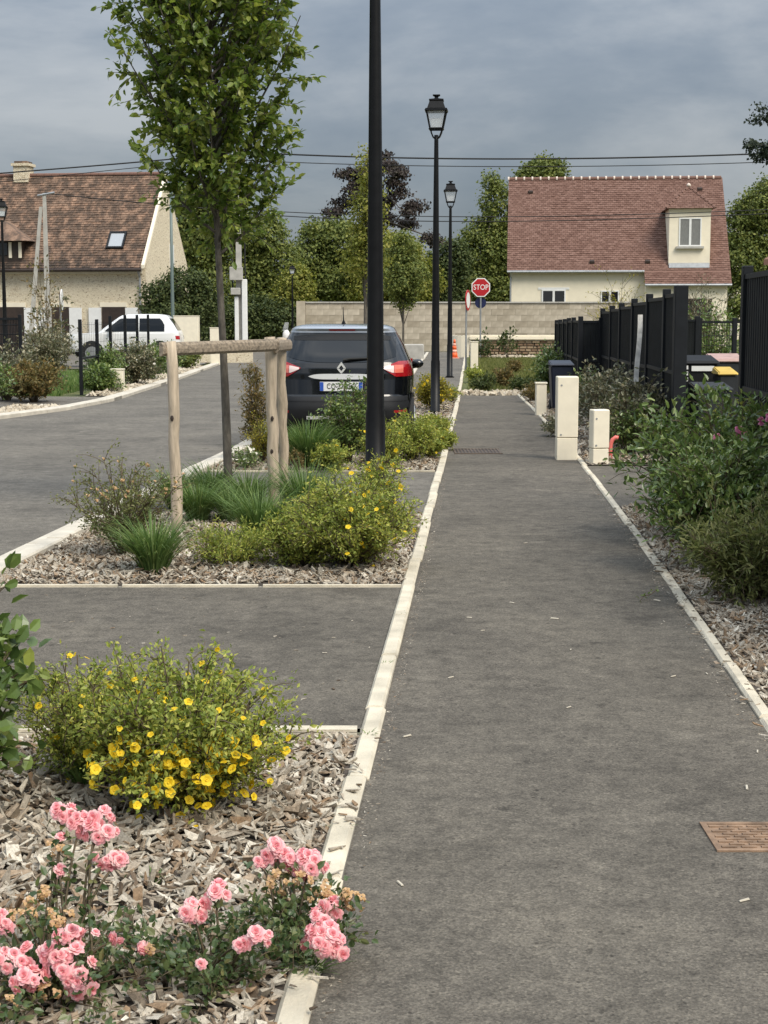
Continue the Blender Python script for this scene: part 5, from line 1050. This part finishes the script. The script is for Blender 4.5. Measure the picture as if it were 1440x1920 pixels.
ap = empty('braced_pole', (P(90, HOR, 60).x, 60, 0)); tag(ap, 'pale braced concrete pole in front of the mossy roof', 'utility pole'); az = ap.location
top, fo = P(83, 362, 60) - az, P(55, 660, 60) - az; fo.z = 0; br = P(83, 388, 60) - az
MB().hexa([(-.11, -.09, -.05), (.11, -.09, -.05), (.11, .09, -.05), (-.11, .09, -.05)], [(top.x - .06, -.05, top.z), (top.x + .06, -.05, top.z), (top.x + .06, .05, top.z), (top.x - .06, .05, top.z)]).build('shaft', MT['concrete'], ap)
MB().hexa([(fo.x - .09, -.19, -.05), (fo.x + .09, -.19, -.05), (fo.x + .09, -.095, -.05), (fo.x - .09, -.095, -.05)], [(br.x - .16, -.17, br.z), (br.x - .05, -.17, br.z), (br.x - .05, -.065, br.z), (br.x - .16, -.065, br.z)]).build('brace', MT['concrete'], ap); MB().tube([(top.x - .25, -.05, top.z - .1), (top.x + .4, -.05, top.z + .02)], .04, 6).build('bracket', MT['zinc'], ap)

# ---- ironwork in the path
MT['rustd'] = plain('dark rusty iron', (.10, .075, .055), .85, var=.3); MT['rust'] = plain('rusty cast iron', (.21, .135, .085), .85, var=.45, vscale=14, bump=.4, bscale=50)
a, c = G(1325, 1550), G(1343, 1596); mh = empty('manhole_cover', (a.x, c.y, .004)); tag(mh, 'rusty rectangular cast iron cover set in the path', 'manhole cover')
dd = a.y - c.y; MB().box((0, 0, -.02), (.46, dd, .003)).build('plate', MT['rust'], mh)
for k in range(9):
    for j in range(7):
        zx = .025 + j * .062 + (.03 if k % 2 else 0); MB().cbox((zx, dd * (k + .7) / 9.6, .005), (.046, .014, .004)).build('stud', MT['rust'], mh)
fr = MB()
for q0, q1 in (((-.02, -.02), (.48, -.001)), ((-.02, dd + .001), (.48, dd + .02)), ((-.02, -.001), (-.001, dd + .001))): fr.box((q0[0], q0[1], -.02), (q1[0], q1[1], .006))
fr.build('frame', MT['rust'], mh)
a, c = G(852, 852), G(935, 843); dg_ = empty('drain_grate', (a.x, a.y, .004)); tag(dg_, 'narrow rusty drain grate across the path near the cream cabinet', 'drain grate')
ww, dd = c.x - a.x, c.y - a.y; MB().box((0, 0, -.05), (ww, dd, .0015)).build('pit', MT['wooddark'], dg_)
for k in range(14): MB().box((ww * k / 14 + .01, .03, .002), (ww * k / 14 + .03, dd - .03, .008)).build('bar', MT['rustd'], dg_)
fr = MB().box((0, 0, .0018), (ww, .03, .010)).box((0, dd - .03, .0018), (ww, dd, .010)); fr.build('frame', MT['rustd'], dg_)
# ================================================================ planting
MT['leaf_olive'] = islands('olive narrow leaves', [(.08, .10, .03), (.13, .15, .05), (.19, .2, .07), (.28, .27, .12)], .5, .3)
# ---- near bed: yellow cinquefoil, roses, broad leaved shrub
pot, tips, g = bush('cinquefoil_shrub', 'cinquefoil shrub thick with yellow flowers behind the pink roses', 'shrub', G(345, 1530), .70, .55, 101, 'leaf_pot', .021, .55, 90, 11, 24, sub=.24, droop=.38, minh=.48)
put_flowers(pot, tips, g, 300, 'five', 'pet_y', 1.0, pick=lambda p: p[1] < -.07 and p[2] < .30 and p[0] > -.3)
put_flowers(pot, tips, g, 46, 'five', 'pet_y', .75, pick=lambda p: p[2] > .33)
p2, tips, g = bush('cinquefoil_shrub', 'paler cinquefoil with few blooms between the broad leaved and the bright yellow shrub', 'shrub', G(165, 1475), .50, .46, 102, 'leaf_pot', .018, .5, 54, 9, 24, sub=.22, minh=.45)
put_flowers(p2, tips, g, 22, 'five', 'pet_y', .8)
for k, (px, py, hh) in enumerate(((148, 1440, .42), (195, 1440, .36), (105, 1450, .3))):
    b0 = np.array(G(px, py)) - np.array(p2.location); lines = [(bez(b0, b0 + np.array([.01, 0, hh * .5]), b0 + np.array([.0, .02, hh]), 6), list(np.linspace(.004, .002, 6)))]
    stems_obj('shoot', lines, MT['stem'], p2); gg = np.random.default_rng(130 + k); n_ = 130; z = gg.uniform(.2, 1, n_) * hh
    set_leaves(gg, np.c_[b0[0] + gg.normal(0, .016, n_), b0[1] + gg.normal(0, .016, n_), z], unit(gg.normal(0, 1, (n_, 3)) + [0, 0, .4]), .015, .5, MT['leaf_pot'], p2, 'shoot_leaves')
    for j in range(3): flower('flower', 'five', 'pet_y', p2, b0 + np.array([gg.normal(0, .02), gg.normal(0, .02), hh]), face(gg), .7, gg)
bl, tips, g = bush('broad_leaved_shrub', 'dark broad leaved shrub at the near end of the mulch bed', 'shrub', G(-75, 1545), .44, .78, 103, 'leaf_dark', .062, .72, 24, 7, 7, ROUND, sub=.2, droop=.25, minh=.6)
c_ = np.array(G(-45, 1545)); pt_ = np.array(P(40, 1100, G(-45, 1545).y + .1)) - c_
stems_obj('shoot', [(bez((0, 0, .4), (0, 0, .75), pt_, 7), list(np.linspace(.006, .002, 7))), (bez((.02, 0, .3), (.12, 0, .42), np.array(P(95, 1270, c_[1])) - c_, 6), list(np.linspace(.005, .003, 6)))], MT['stem'], bl)
gg = np.random.default_rng(5); q = bez((0, 0, .4), (0, 0, .75), pt_, 20); set_leaves(gg, np.repeat(q[5:], 2, 0), unit(gg.normal(0, 1, (30, 3))), .045, .7, MT['leaf_dark'], bl, 'shoot_leaves', ROUND)
set_leaves(gg, np.array([np.array(P(95, 1265, c_[1])) - c_, np.array(P(88, 1250, c_[1])) - c_]), np.array([[.35, -.2, -.8], [-.1, 0, 1]]), .055, .8, MT['leaf_pot'], bl, 'shoot_leaves', ROUND, jit=0)

def rose(label, base, w_, h_, seed, clusters, nst=22):
    r, tips, g = bush('rose_bush', label, 'rose', base, w_, h_, seed, 'leaf_rose', .022, .62, nst, 5, 9, ROUND, sub=.42, droop=.5, minh=.5)
    lines = []; LP, LD = [], []
    for (px, py, dy, cnt, mat, rad) in clusters:
        Y = base.y + dy - (.13 if py > 1720 else .05); c = np.array(P(px, py, Y)) - np.array(base); c[2] = max(c[2], .04)
        b0 = np.array([c[0] * .25 + g.normal(0, .03), c[1] * .3 + g.normal(0, .03), 0]); cv = bez(b0, np.array([c[0] * .55, c[1] * .6, c[2] * .75 + .03]), c - np.array([0, 0, .012]), 8); lines.append((cv, list(np.linspace(.0045, .0022, 8))))
        for k in range(16): LP.append(cv[g.integers(2, 8)] + g.normal(0, .018, 3)); LD.append(unit(g.normal(0, 1, 3) + [0, 0, .2]))
        for i in range(int(cnt * 1.45) if mat == 'pet_p' else cnt):
            o_ = unit(g.normal(0, 1, 3) + np.array([0, -.45, .35])); pos = c + o_ * rad * (g.uniform(.55, 1.0) if cnt > 2 else .4) * np.array([1.1, .8, .8]); pos[2] = max(pos[2], .02)
            kd = 'pompon' if mat == 'pet_p' else 'dry'
            flower('blossom', kd, mat, r, pos, unit(o_ + np.array([0, -.55, .45])), .74 if mat == 'pet_p' else .9, g)
    stems_obj('canes', lines, MT['stem'], r); LP, LD = np.array(LP), np.array(LD); LP[:, 2] = np.maximum(LP[:, 2], .02); set_leaves(g, LP, LD, .026, .6, MT['leaf_rose'], r, 'cane_leaves', ROUND)
    return r
Pk, Tn = 'pet_p', 'pet_d'
rose('sprawling pink rose bush in the near mulch, tan spent heads among many blooms', G(95, 1880), .72, .20, 111, [(118, 1527, .28, 5, Pk, .03), (150, 1545, .27, 5, Pk, .035), (190, 1530, .27, 5, Pk, .03), (185, 1560, .25, 7, Pk, .04), (200, 1608, .22, 5, Pk, .032), (220, 1612, .22, 2, Pk, .02), (112, 1575, .24, 2, Pk, .02), (100, 1592, .22, 3, Tn, .025), (108, 1632, .2, 2, Pk, .02), (88, 1675, .16, 5, Tn, .035),
    (8, 1728, .1, 5, Pk, .035), (48, 1722, .12, 6, Tn, .04), (60, 1690, .14, 4, Tn, .03), (105, 1722, .1, 6, Tn, .035), (135, 1757, .08, 6, Pk, .035), (165, 1760, .08, 3, Pk, .025), (222, 1757, .1, 2, Pk, .018), (132, 1812, .03, 12, Pk, .055), (155, 1840, .02, 8, Pk, .045), (105, 1790, .04, 6, Pk, .03), (52, 1838, 0, 7, Pk, .035), (92, 1858, 0, 5, Tn, .03), (4, 1882, -.05, 5, Tn, .03), (15, 1800, .04, 6, Pk, .04), (60, 1790, .05, 4, Pk, .03)], 26)
rose('low pink rose bush with two round flower clusters in the middle of the mulch', G(395, 1855), .55, .17, 112, [(355, 1706, .1, 9, Pk, .04), (408, 1681, .12, 6, Pk, .03), (285, 1778, .02, 2, Tn, .02), (272, 1775, .02, 2, Pk, .015), (482, 1762, .04, 8, Pk, .036), (378, 1805, -.05, 1, Pk, .015), (450, 1770, .03, 2, Pk, .015)], 24)
rose('pink rose bush leaning over the kerb with golden spent heads', G(560, 1800), .42, .18, 113, [(515, 1590, .2, 6, Pk, .032), (520, 1605, .2, 5, Pk, .03), (487, 1616, .18, 2, Pk, .018), (545, 1612, .18, 3, Pk, .025), (582, 1620, .16, 10, Pk, .04), (540, 1655, .13, 11, Tn, .05), (575, 1650, .12, 6, Tn, .035), (612, 1665, .1, 8, Tn, .04), (628, 1702, .06, 6, Pk, .03), (662, 1690, .05, 9, Tn, .035), (645, 1675, .06, 5, Tn, .03), (598, 1722, .05, 3, Pk, .02), (613, 1766, .0, 26, Pk, .05), (600, 1690, .08, 4, Tn, .03)], 18)
grass_tuft('small green grass tuft beneath the yellow cinquefoil', G(160, 1490), .17, 90, 121, .7)
grass_tuft('weed tuft growing over the kerb under the big rose cluster', G(585, 1830), .05, 110, 122, 2.2, wid=.003)
grass_tuft('tiny weed sprouting among the chips between the roses', G(290, 1665), .06, 40, 123, 1.0)
tw = empty('fallen_twig', G(1200, 1130)); tag(tw, 'leafy green twig fallen on the path', 'twig'); q = np.array([(0, 0, .01), (.03, .06, .03), (.08, .12, .025), (.13, .2, .04)]); MB().tube(q, .003, 5).build('stem', MT['stem'], tw); gg = np.random.default_rng(8)
set_leaves(gg, np.repeat(q, 4, 0) + [0, 0, .01], unit(gg.normal(0, 1, (16, 3))), .03, .5, MT['leaf_dark'], tw, 'foliage')

# ---- second bed around the staked tree
sp, tips, g = bush('spirea_shrub', 'thin brownish spirea with flat seed heads by the road kerb', 'shrub', G(236, 1048), .78, .66, 131, 'leaf_olive', .025, .5, 40, 8, 14, sub=.28, droop=.25, minh=.6)
put_flowers(sp, tips, g, 40, 'dry', 'pet_d', 1.0, 'seed_head', pick=lambda p: p[2] > .42)
for k, (px, py, hh, nb, s_) in enumerate(((288, 1080, .42, 700, .95), (372, 985, .40, 700, .95), (432, 985, .34, 600, .95), (488, 1022, .46, 760, .95), (572, 985, .56, 760, .8), (400, 950, .42, 560, .9))):
    grass_tuft(('dark green grass tuft nearest the chips, in front of the left stake', 'green grass tuft around the foot of the left stake', 'green grass tuft at the foot of the young tree', 'green grass tuft between the young tree and the flowering shrub', 'green grass tuft hidden behind the paired stakes', 'green grass tuft beyond the young tree trunk')[k], G(px, py), hh, nb, 140 + k, s_, group='grass tufts round the staked tree')
fn, tips, g = bush('trailing_shrub', 'low arching pale green shrub between the grasses and yellow cinquefoil', 'shrub', G(440, 1066), .74, .26, 132, 'leaf_pot', .032, .3, 30, 7, 18, sub=.5, droop=.5)
pb, tips, g = bush('cinquefoil_shrub', 'wide cinquefoil with scattered yellow flowers at the foot of the tall lamp post', 'shrub', G(655, 1068), 1.0, .60, 133, 'leaf_pot', .026, .5, 92, 10, 22, sub=.28, droop=.42, minh=.55)
put_flowers(pb, tips, g, 52, 'five', 'pet_y', 1.0, pick=lambda p: p[0] > -.05)
o_, tips, g = bush('cinquefoil_shrub', 'low flowerless cinquefoil between the grasses and the wide flowering one', 'shrub', G(560, 1070), .62, .36, 135, 'leaf_pot', .026, .5, 46, 8, 16)
for k, (px, py, hh, lab) in enumerate(((330, 955, .4, 'green grass tuft behind the left stake by the road kerb'), (465, 965, .42, 'green grass tuft between the young tree and the paired stakes'), (530, 1020, .4, 'green grass tuft in front of the paired stakes'))): grass_tuft(lab, G(px, py), hh, 560, 146 + k, .95, group='grass tufts round the staked tree')
b2, tips, g = bush('cinquefoil_shrub', 'upright cinquefoil branch of yellow flowers against the tall lamp post', 'shrub', G(706, 1010), .35, .62, 134, 'leaf_pot', .025, .55, 28, 8, 16, minh=.7, droop=.3); put_flowers(b2, tips, g, 34, 'five', 'pet_y', 1.1, pick=lambda p: p[2] > .3)

# ---- third bed behind the car
grass_tuft('green grass tuft in front of the car number plate shrub', G(578, 880), .60, 700, 151, .85, wid=.006)
ls, tips, g = bush('leafy_shrub', 'open leafy shrub standing in front of the car number plate', 'shrub', G(652, 874), .62, .95, 152, 'leaf_dark', .044, .6, 30, 8, 13, sub=.2, droop=.2, minh=.6)
bush('cinquefoil_shrub', 'green cinquefoil with few flowers at the right rear wheel of the black car', 'shrub', G(772, 870), .62, .55, 153, 'leaf_pot', .034, .55, 54, 9, 14)[0]
o_, tips, g = bush('cinquefoil_shrub', 'low cinquefoil dotted yellow beside the kerb behind the black car', 'shrub', G(806, 862), .42, .34, 154, 'leaf_pot', .032, .55, 40, 7, 14); put_flowers(o_, tips, g, 26, 'five', 'pet_y', 1.3)
for k, (px, py, w_, h_, lab) in enumerate(((720, 880, .55, .5, 'bushy cinquefoil right behind the tall lamp post'), (620, 885, .42, .32, 'small cinquefoil under the leafy shrub at the car bumper'), (832, 845, .32, .24, 'tiny cinquefoil on the kerb past the black car'))):
    o_, tips, g = bush('cinquefoil_shrub', lab, 'shrub', G(px, py), w_, h_, 350 + k, 'leaf_pot', .032, .55, 40, 8, 12); put_flowers(o_, tips, g, 12, 'five', 'pet_y', 1.2)
grass_tuft('green grass tuft left of the leafy shrub at the car bumper', G(545, 872), .5, 560, 356, .85, wid=.006)
sr, tips, g = bush('spire_shrub', 'slender upright bronze shrub beside the road behind the stakes', 'shrub', G(478, 868), .24, 1.12, 155, 'leaf_brown', .042, .45, 14, 11, 13, sub=.12, droop=.1, minh=.55)
bush('yellow_shrub', 'small yellow leaved shrub at the foot of the bronze spire', 'shrub', G(492, 874), .24, .52, 156, 'leaf_yell', .03, .4, 22, 7, 13)
o_, tips, g = bush('low_shrub', 'low dark shrub dotted white beside the road kerb', 'shrub', G(462, 882), .42, .26, 157, 'leaf_dark', .03, .6, 20, 5, 8); put_flowers(o_, tips, g, 22, 'five', 'pet_w', 1.2)
bush('low_shrub', 'little tan leaved plant by the bed edge near the paired stakes', 'shrub', G(556, 886), .2, .24, 158, 'leaf_brown', .028, .6, 12, 4, 7)
bush('cinquefoil_shrub', 'low green cinquefoil spilling over the kerb alongside the black car', 'shrub', G(812, 818), .55, .30, 159, 'leaf_pot', .036, .5, 40, 7, 14)
ys_, tips, g = bush('yellow_shrub', 'bright yellow flowering shrub round the foot of a street lamp', 'shrub', G(812, 772), .62, .62, 160, 'leaf_yell', .046, .5, 50, 8, 12); put_flowers(ys_, tips, g, 40, 'five', 'pet_y', 1.6)
bush('low_shrub', 'green plant spilling onto the kerb past the yellow shrub', 'shrub', G(848, 756), .35, .34, 161, 'leaf_pot', .035, .5, 22, 5, 8)

# ---- right bed
def rb(label, x, y, w_, h_, seed, mat, leaf, wr=.45, ns=50, nb=8, nl=12, name='evergreen_shrub', **kw): return bush(name, label, 'shrub', (x, y, 0), w_, h_, seed, mat, leaf, wr, ns, nb, nl, ROUND, **kw)
r1, tips, g = rb('large dark green shrub with magenta flowers over the right kerb', 2.46, 11.3, 1.40, 1.04, 171, 'leaf_dark', .066, .42, 70, 9, 13, minh=.6, droop=.35)
for k, (px, py) in enumerate(((1345, 818), (1383, 806), (1395, 812), (1425, 790), (1438, 783), (1388, 818))):
    for j in range(4): flower('blossom', 'pompon', 'pet_m', r1, np.array(P(px, py, 10.85)) - np.array(r1.location) + g.normal(0, .012, 3), face(g), .8, g)
rb('dark leafy shrub nearest the right edge of the path', 2.2, 10.0, 1.0, .82, 172, 'leaf_dark', .056, .40, 60, 9, 13, minh=.55, droop=.4)
rb('olive green narrow leaved shrub low against the right kerb', 2.15, 8.8, .9, .62, 173, 'leaf_olive', .056, .24, 60, 9, 13, minh=.5, droop=.45)
rb('light green upright shoots before the near fence post', 2.86, 12.6, .45, 1.0, 174, 'leaf_pot', .045, .5, 16, 6, 8, droop=.2)
rb('grey green shrub with pale leaf backs below the white plastic strip', 3.02, 18.6, .95, .88, 175, 'leaf_grey', .06, .5, 46, 7, 9)
rb('grey green shrub between the strip and the service cabinet', 3.05, 20.6, .95, .92, 176, 'leaf_grey', .06, .5, 44, 7, 9); rb('dark shrub behind the short service post', 2.92, 18.4, .7, .62, 177, 'leaf_dark', .05, .5, 34, 6, 8)
rb('grey green shrub before the stepped fence panels', 3.3, 23.4, 1.0, .95, 178, 'leaf_grey', .065, .5, 40, 6, 8); rb('dark shrub next to the navy bin', 3.45, 26.2, .9, .7, 179, 'leaf_dark', .065, .5, 36, 6, 8)
rb('little silver grey shrub spreading from the right kerb', 2.46, 21.6, .62, .28, 180, 'leaf_grey', .045, .5, 30, 5, 8); rb('reddish low shrub at the end of the right kerb', 2.95, 30.5, .6, .35, 181, 'leaf_brown', .05, .5, 26, 5, 7)
rb('dark shrub at the far end of the lower fence', 3.95, 36.5, .85, .9, 182, 'leaf_dark', .08, .5, 36, 6, 8); rb('dark shrub before the last fence posts', 4.5, 41, .9, .95, 183, 'leaf_dark', .09, .5, 34, 6, 8)
for k, (px, py, w_, h_, mt_, lab) in enumerate(((905, 735, .6, .38, 'leaf_fard', 'dark low shrub just past the end of the footpath'), (945, 728, .5, .5, 'leaf_brown', 'brownish thin shrub in the rough grass past the path'), (965, 700, .5, .4, 'leaf_brown', 'bronze shrub in the grass by the lower fence'), (890, 715, .5, .34, 'leaf_pot', 'small green shrub by the foot of the round sign'), (975, 735, .6, .3, 'leaf_fard', 'flat green shrub beside the pebbles'))):
    rb(lab, G(px, py).x, G(px, py).y, w_, h_, 190 + k, mt_, .07, .45, 24, 5, 7)
for k, (px, lab) in enumerate(((905, 'dark sapling leaning by the rubble wall under the STOP sign'), (952, 'young dark leafed sapling in front of the rubble wall'))): rb(lab, P(px, HOR, 63).x, 63, .9, (1.05, 1.5)[k], 200 + k, 'leaf_fard', .14, .5, 8, 5, 7, name='sapling', minh=.5)
for k, (px, py) in enumerate(((752, 1158), (722, 1252), (796, 1030), (690, 1385), (640, 1560))):
    grass_tuft('small weed rooted in a joint of the left kerb', G(px, py), .035, 26, 330 + k, 1.6, name='kerb_weed', wid=.003, group='weeds in the kerb joints')
gb = P(1335, HOR, 33); rb('tall leafy bush behind the see-through mesh fence', gb.x, 33.5, 1.6, 1.75, 205, 'leaf_dark', .09, .5, 44, 7, 9)
gb = P(1300, HOR, 36); rb('greyish bush rising above the screen behind the bins', gb.x, 36, 1.5, 2.3, 206, 'leaf_grey', .09, .3, 40, 7, 9)
gb = P(1160, HOR, 44); rb('yellowish bamboo like bush above the stepped fence', gb.x, 44, 1.5, 2.75, 207, 'leaf_yell', .09, .25, 30, 7, 8, minh=.55, droop=.5)

# ---- left verge
for k, (x, y, w_, h_, mt_, lab) in enumerate(((-7.4, 28.2, 1.5, .85, 'leaf_dark', 'dark bush at the near end of the far verge'), (-6.9, 30.5, 1.2, .75, 'leaf_brown', 'reddish bush on the far verge beside the driveway'), (-7.6, 31.2, 1.5, 1.1, 'leaf_grey', 'tall grey green bush behind the far driveway'), (-8.8, 32.2, 1.5, 1.0, 'leaf_dark', 'dark bush below the dark green mesh fence'), (-6.2, 33.8, .9, .55, 'leaf_dark', 'low dark bush at the foot of the first slim fence post'),
    (-6.05, 37.6, 1.3, .95, 'leaf_grey', 'grey green bush dotted white next to the small cream post'), (-6.15, 40.3, 1.2, .95, 'leaf_dark', 'dark bush along the slim posted fence'), (-6.25, 44.5, 1.2, .9, 'leaf_dark', 'dark bush where the slim posted fence ends'), (-6.35, 49.5, 1.2, .7, 'leaf_far', 'green bush beside the parking lines'), (-7.95, 36.2, 1.2, 1.35, 'leaf_grey', 'tall thin bush on the lawn inside the fence'), (-6.5, 36.3, .9, .85, 'leaf_dark', 'dark bush hiding the front wheel of the white off-roader'))):
    o_, tips, g = rb(lab, x, y, w_, h_, 210 + k, mt_, .075, .5, 46, 8, 11)
    if k == 5: put_flowers(o_, tips, g, 40, 'five', 'pet_w', 1.8)
for k, (px, py, Y, h_, lab) in enumerate(((85, 0, 47, 3.3, 'bare tan leaved sapling in front of the braced pole'), (98, 0, 40, 2.5, 'thin grey leaved sapling near the round road sign'))):
    b0 = P(px, HOR, Y); rb(lab, b0.x, Y, 1.0, h_, 230 + k, ('leaf_brown', 'leaf_grey')[k], .11, .5, 9, 8, 6, name='sapling', minh=.5, droop=.2, sub=.14)
o_, tips, g = rb('white flowering bush before the stone house doors', P(92, HOR, 50).x, 50, 1.8, 1.35, 240, 'leaf_grey', .09, .5, 36, 7, 7); put_flowers(o_, tips, g, 60, 'five', 'pet_w', 3.0)
# parking lines by the far kerb
for k in range(4):
    y = 52 + k * 2.6; sheet('parking_line', [[(-8.6, y), (-6.6, y), (-6.6, y + .14), (-8.6, y + .14)]], .008, MT['white'])
sheet('parking_bay', [[(-14, 50.8), (-6.45, 50.8), (-6.6, 62.8), (-14, 62.8)]], .004, MT['road'])

# ---- trees behind
tree_px('round_bush', 'big rounded bush in front of the bare gable', 335, 66, [(300, 560, 34, 34), (345, 545, 42, 46), (385, 570, 30, 40), (330, 590, 60, 30)], 'leaf_fard', 301, n=14000, leaf=.13, clump=.34, group=None, cat='bush', shell=.4)
tree_px('woodland_tree', 'tall loose tree behind the stone gable', 392, 92, [(385, 440, 50, 90), (360, 400, 34, 50), (425, 420, 38, 70), (400, 540, 60, 60), (350, 460, 30, 40)], 'leaf_far', 302, n=20000, leaf=.2, clump=.6, group='background trees')
tree_px('woodland_tree', 'mid green tree beside the concrete utility pole', 490, 93, [(490, 450, 46, 56), (520, 500, 40, 50), (470, 520, 40, 60), (500, 580, 55, 45)], 'leaf_far', 303, n=20000, leaf=.19, clump=.55, group='background trees')
tree_px('woodland_tree', 'yellow green bush above the end of the block wall', 560, 88, [(555, 540, 28, 40), (535, 575, 30, 36), (572, 555, 16, 30)], 'leaf_farl', 304, n=9000, leaf=.16, clump=.4, group='background trees')
tree_px('evergreen_hedge', 'dark evergreen hedge left of the block wall', 500, 87, [(440, 605, 40, 42), (480, 600, 40, 48), (520, 605, 40, 46), (400, 610, 40, 40), (545, 610, 14, 40)], 'leaf_fard', 305, n=16000, leaf=.16, clump=.45, cat='hedge', shell=.35)
ct = []
gct = np.random.default_rng(9)
for k in range(34):
    f = k / 33; py = 306 + f * 165; half = 16 + 122 * f ** .7; sx = gct.uniform(-1, 1); ct.append((705 + sx * half, py + gct.uniform(-8, 8), 24 * gct.uniform(.7, 1.2), 9 * gct.uniform(.7, 1.2), gct.uniform(-2, 2)))
tree_px('copper_tree', 'dark purplish layered tree behind the lamp posts', 705, 112, ct, 'leaf_copper', 306, n=15000, leaf=.22, clump=.42, trunk_r=.3, group='background trees', shell=.1)
tree_px('woodland_tree', 'broad mid green tree below the copper tree on the house side of the road', 620, 100, [(590, 490, 46, 46), (640, 460, 50, 44), (570, 530, 40, 40), (630, 530, 60, 40), (600, 440, 30, 24)], 'leaf_far', 307, n=22000, leaf=.2, clump=.55, group='background trees')
tree_px('woodland_tree', 'light green rounded tree behind the small street tree', 735, 98, [(735, 490, 60, 52), (700, 520, 50, 44), (780, 525, 46, 40), (730, 550, 80, 30)], 'leaf_farl', 308, n=22000, leaf=.19, clump=.5, group='background trees')
tree_px('woodland_tree', 'dark tree between the lamp posts above the block wall', 830, 100, [(820, 520, 36, 46), (850, 500, 30, 50), (835, 560, 40, 30)], 'leaf_fard', 309, n=12000, leaf=.2, clump=.5, group='background trees')
tree_px('woodland_tree', 'tall green tree left of the red tile roof', 925, 104, [(930, 400, 30, 54), (920, 350, 16, 22), (905, 470, 40, 60), (945, 480, 34, 60), (890, 530, 46, 44), (940, 540, 40, 40), (872, 470, 20, 30)], 'leaf_far', 310, n=24000, leaf=.2, clump=.5, group='background trees')
tree_px('woodland_tree', 'treetop showing above the red tile ridge', 1015, 112, [(1018, 328, 36, 26), (990, 345, 24, 24), (1045, 340, 18, 16), (1015, 420, 30, 80)], 'leaf_far', 311, n=12000, leaf=.22, clump=.5, group='background trees')
tree_px('woodland_tree', 'dense green tree right of the red tile roof', 1390, 108, [(1385, 430, 30, 46), (1415, 400, 40, 40), (1440, 380, 34, 44), (1400, 490, 50, 50), (1440, 470, 40, 60), (1390, 560, 40, 40)], 'leaf_far', 312, n=24000, leaf=.21, clump=.5, group='background trees')
# cedar whose branch tips reach in from the right
cz = []
for k in range(26):
    f = k / 25; zpy = 120 + f * 330; ext = 20 + 70 * min(1, f * 1.8) * (0.65 + .35 * math.sin(k * 2.1)); cz += [(1570 - ext, zpy, 20, 6, math.sin(k) * .8), (1570 + ext * .6, zpy - 8, 24, 7, math.cos(k) * 1.0), (1570 - ext * .45, zpy - 5, 22, 8, math.cos(k * 1.7))]
cz += [(1412, 214, 16, 6), (1420, 235, 22, 7), (1400, 281, 22, 6), (1418, 300, 24, 7), (1440, 225, 16, 10), (1440, 290, 20, 12), (1470, 230, 30, 9), (1480, 295, 40, 10)]
tree_px('cedar_tree', 'dark cedar reaching its branch tips past the right fence', 1570, 46, cz, 'leaf_pine', 313, n=26000, leaf=.10, clump=.22, trunk_r=.2, shell=.0, group='background trees')
# far woods along the horizon
gw = np.random.default_rng(77); cnt = 26000; A = gw.uniform(-190, 190, cnt); Yw = 210 + gw.uniform(0, 40, cnt); hw = 7 + 3 * np.sin(A * .07) + 2 * np.sin(A * .31 + 1) + 1.5 * np.sin(A * .9); Zw = np.maximum(.3, hw * np.sqrt(gw.uniform(0, 1, cnt)) + gw.normal(0, .5, cnt))
Nn = unit(gw.normal(0, .6, (cnt, 3)) + [0, -.6, .6]); wd = leaves('far_wood', np.c_[A, Yw, Zw], unit(gw.normal(0, 1, (cnt, 3))), Nn, 1.1 * gw.uniform(.6, 1.3, cnt), .8, MT['leaf_far'], None); tag(wd, 'far band of woodland along the horizon', 'wood', kind='stuff')
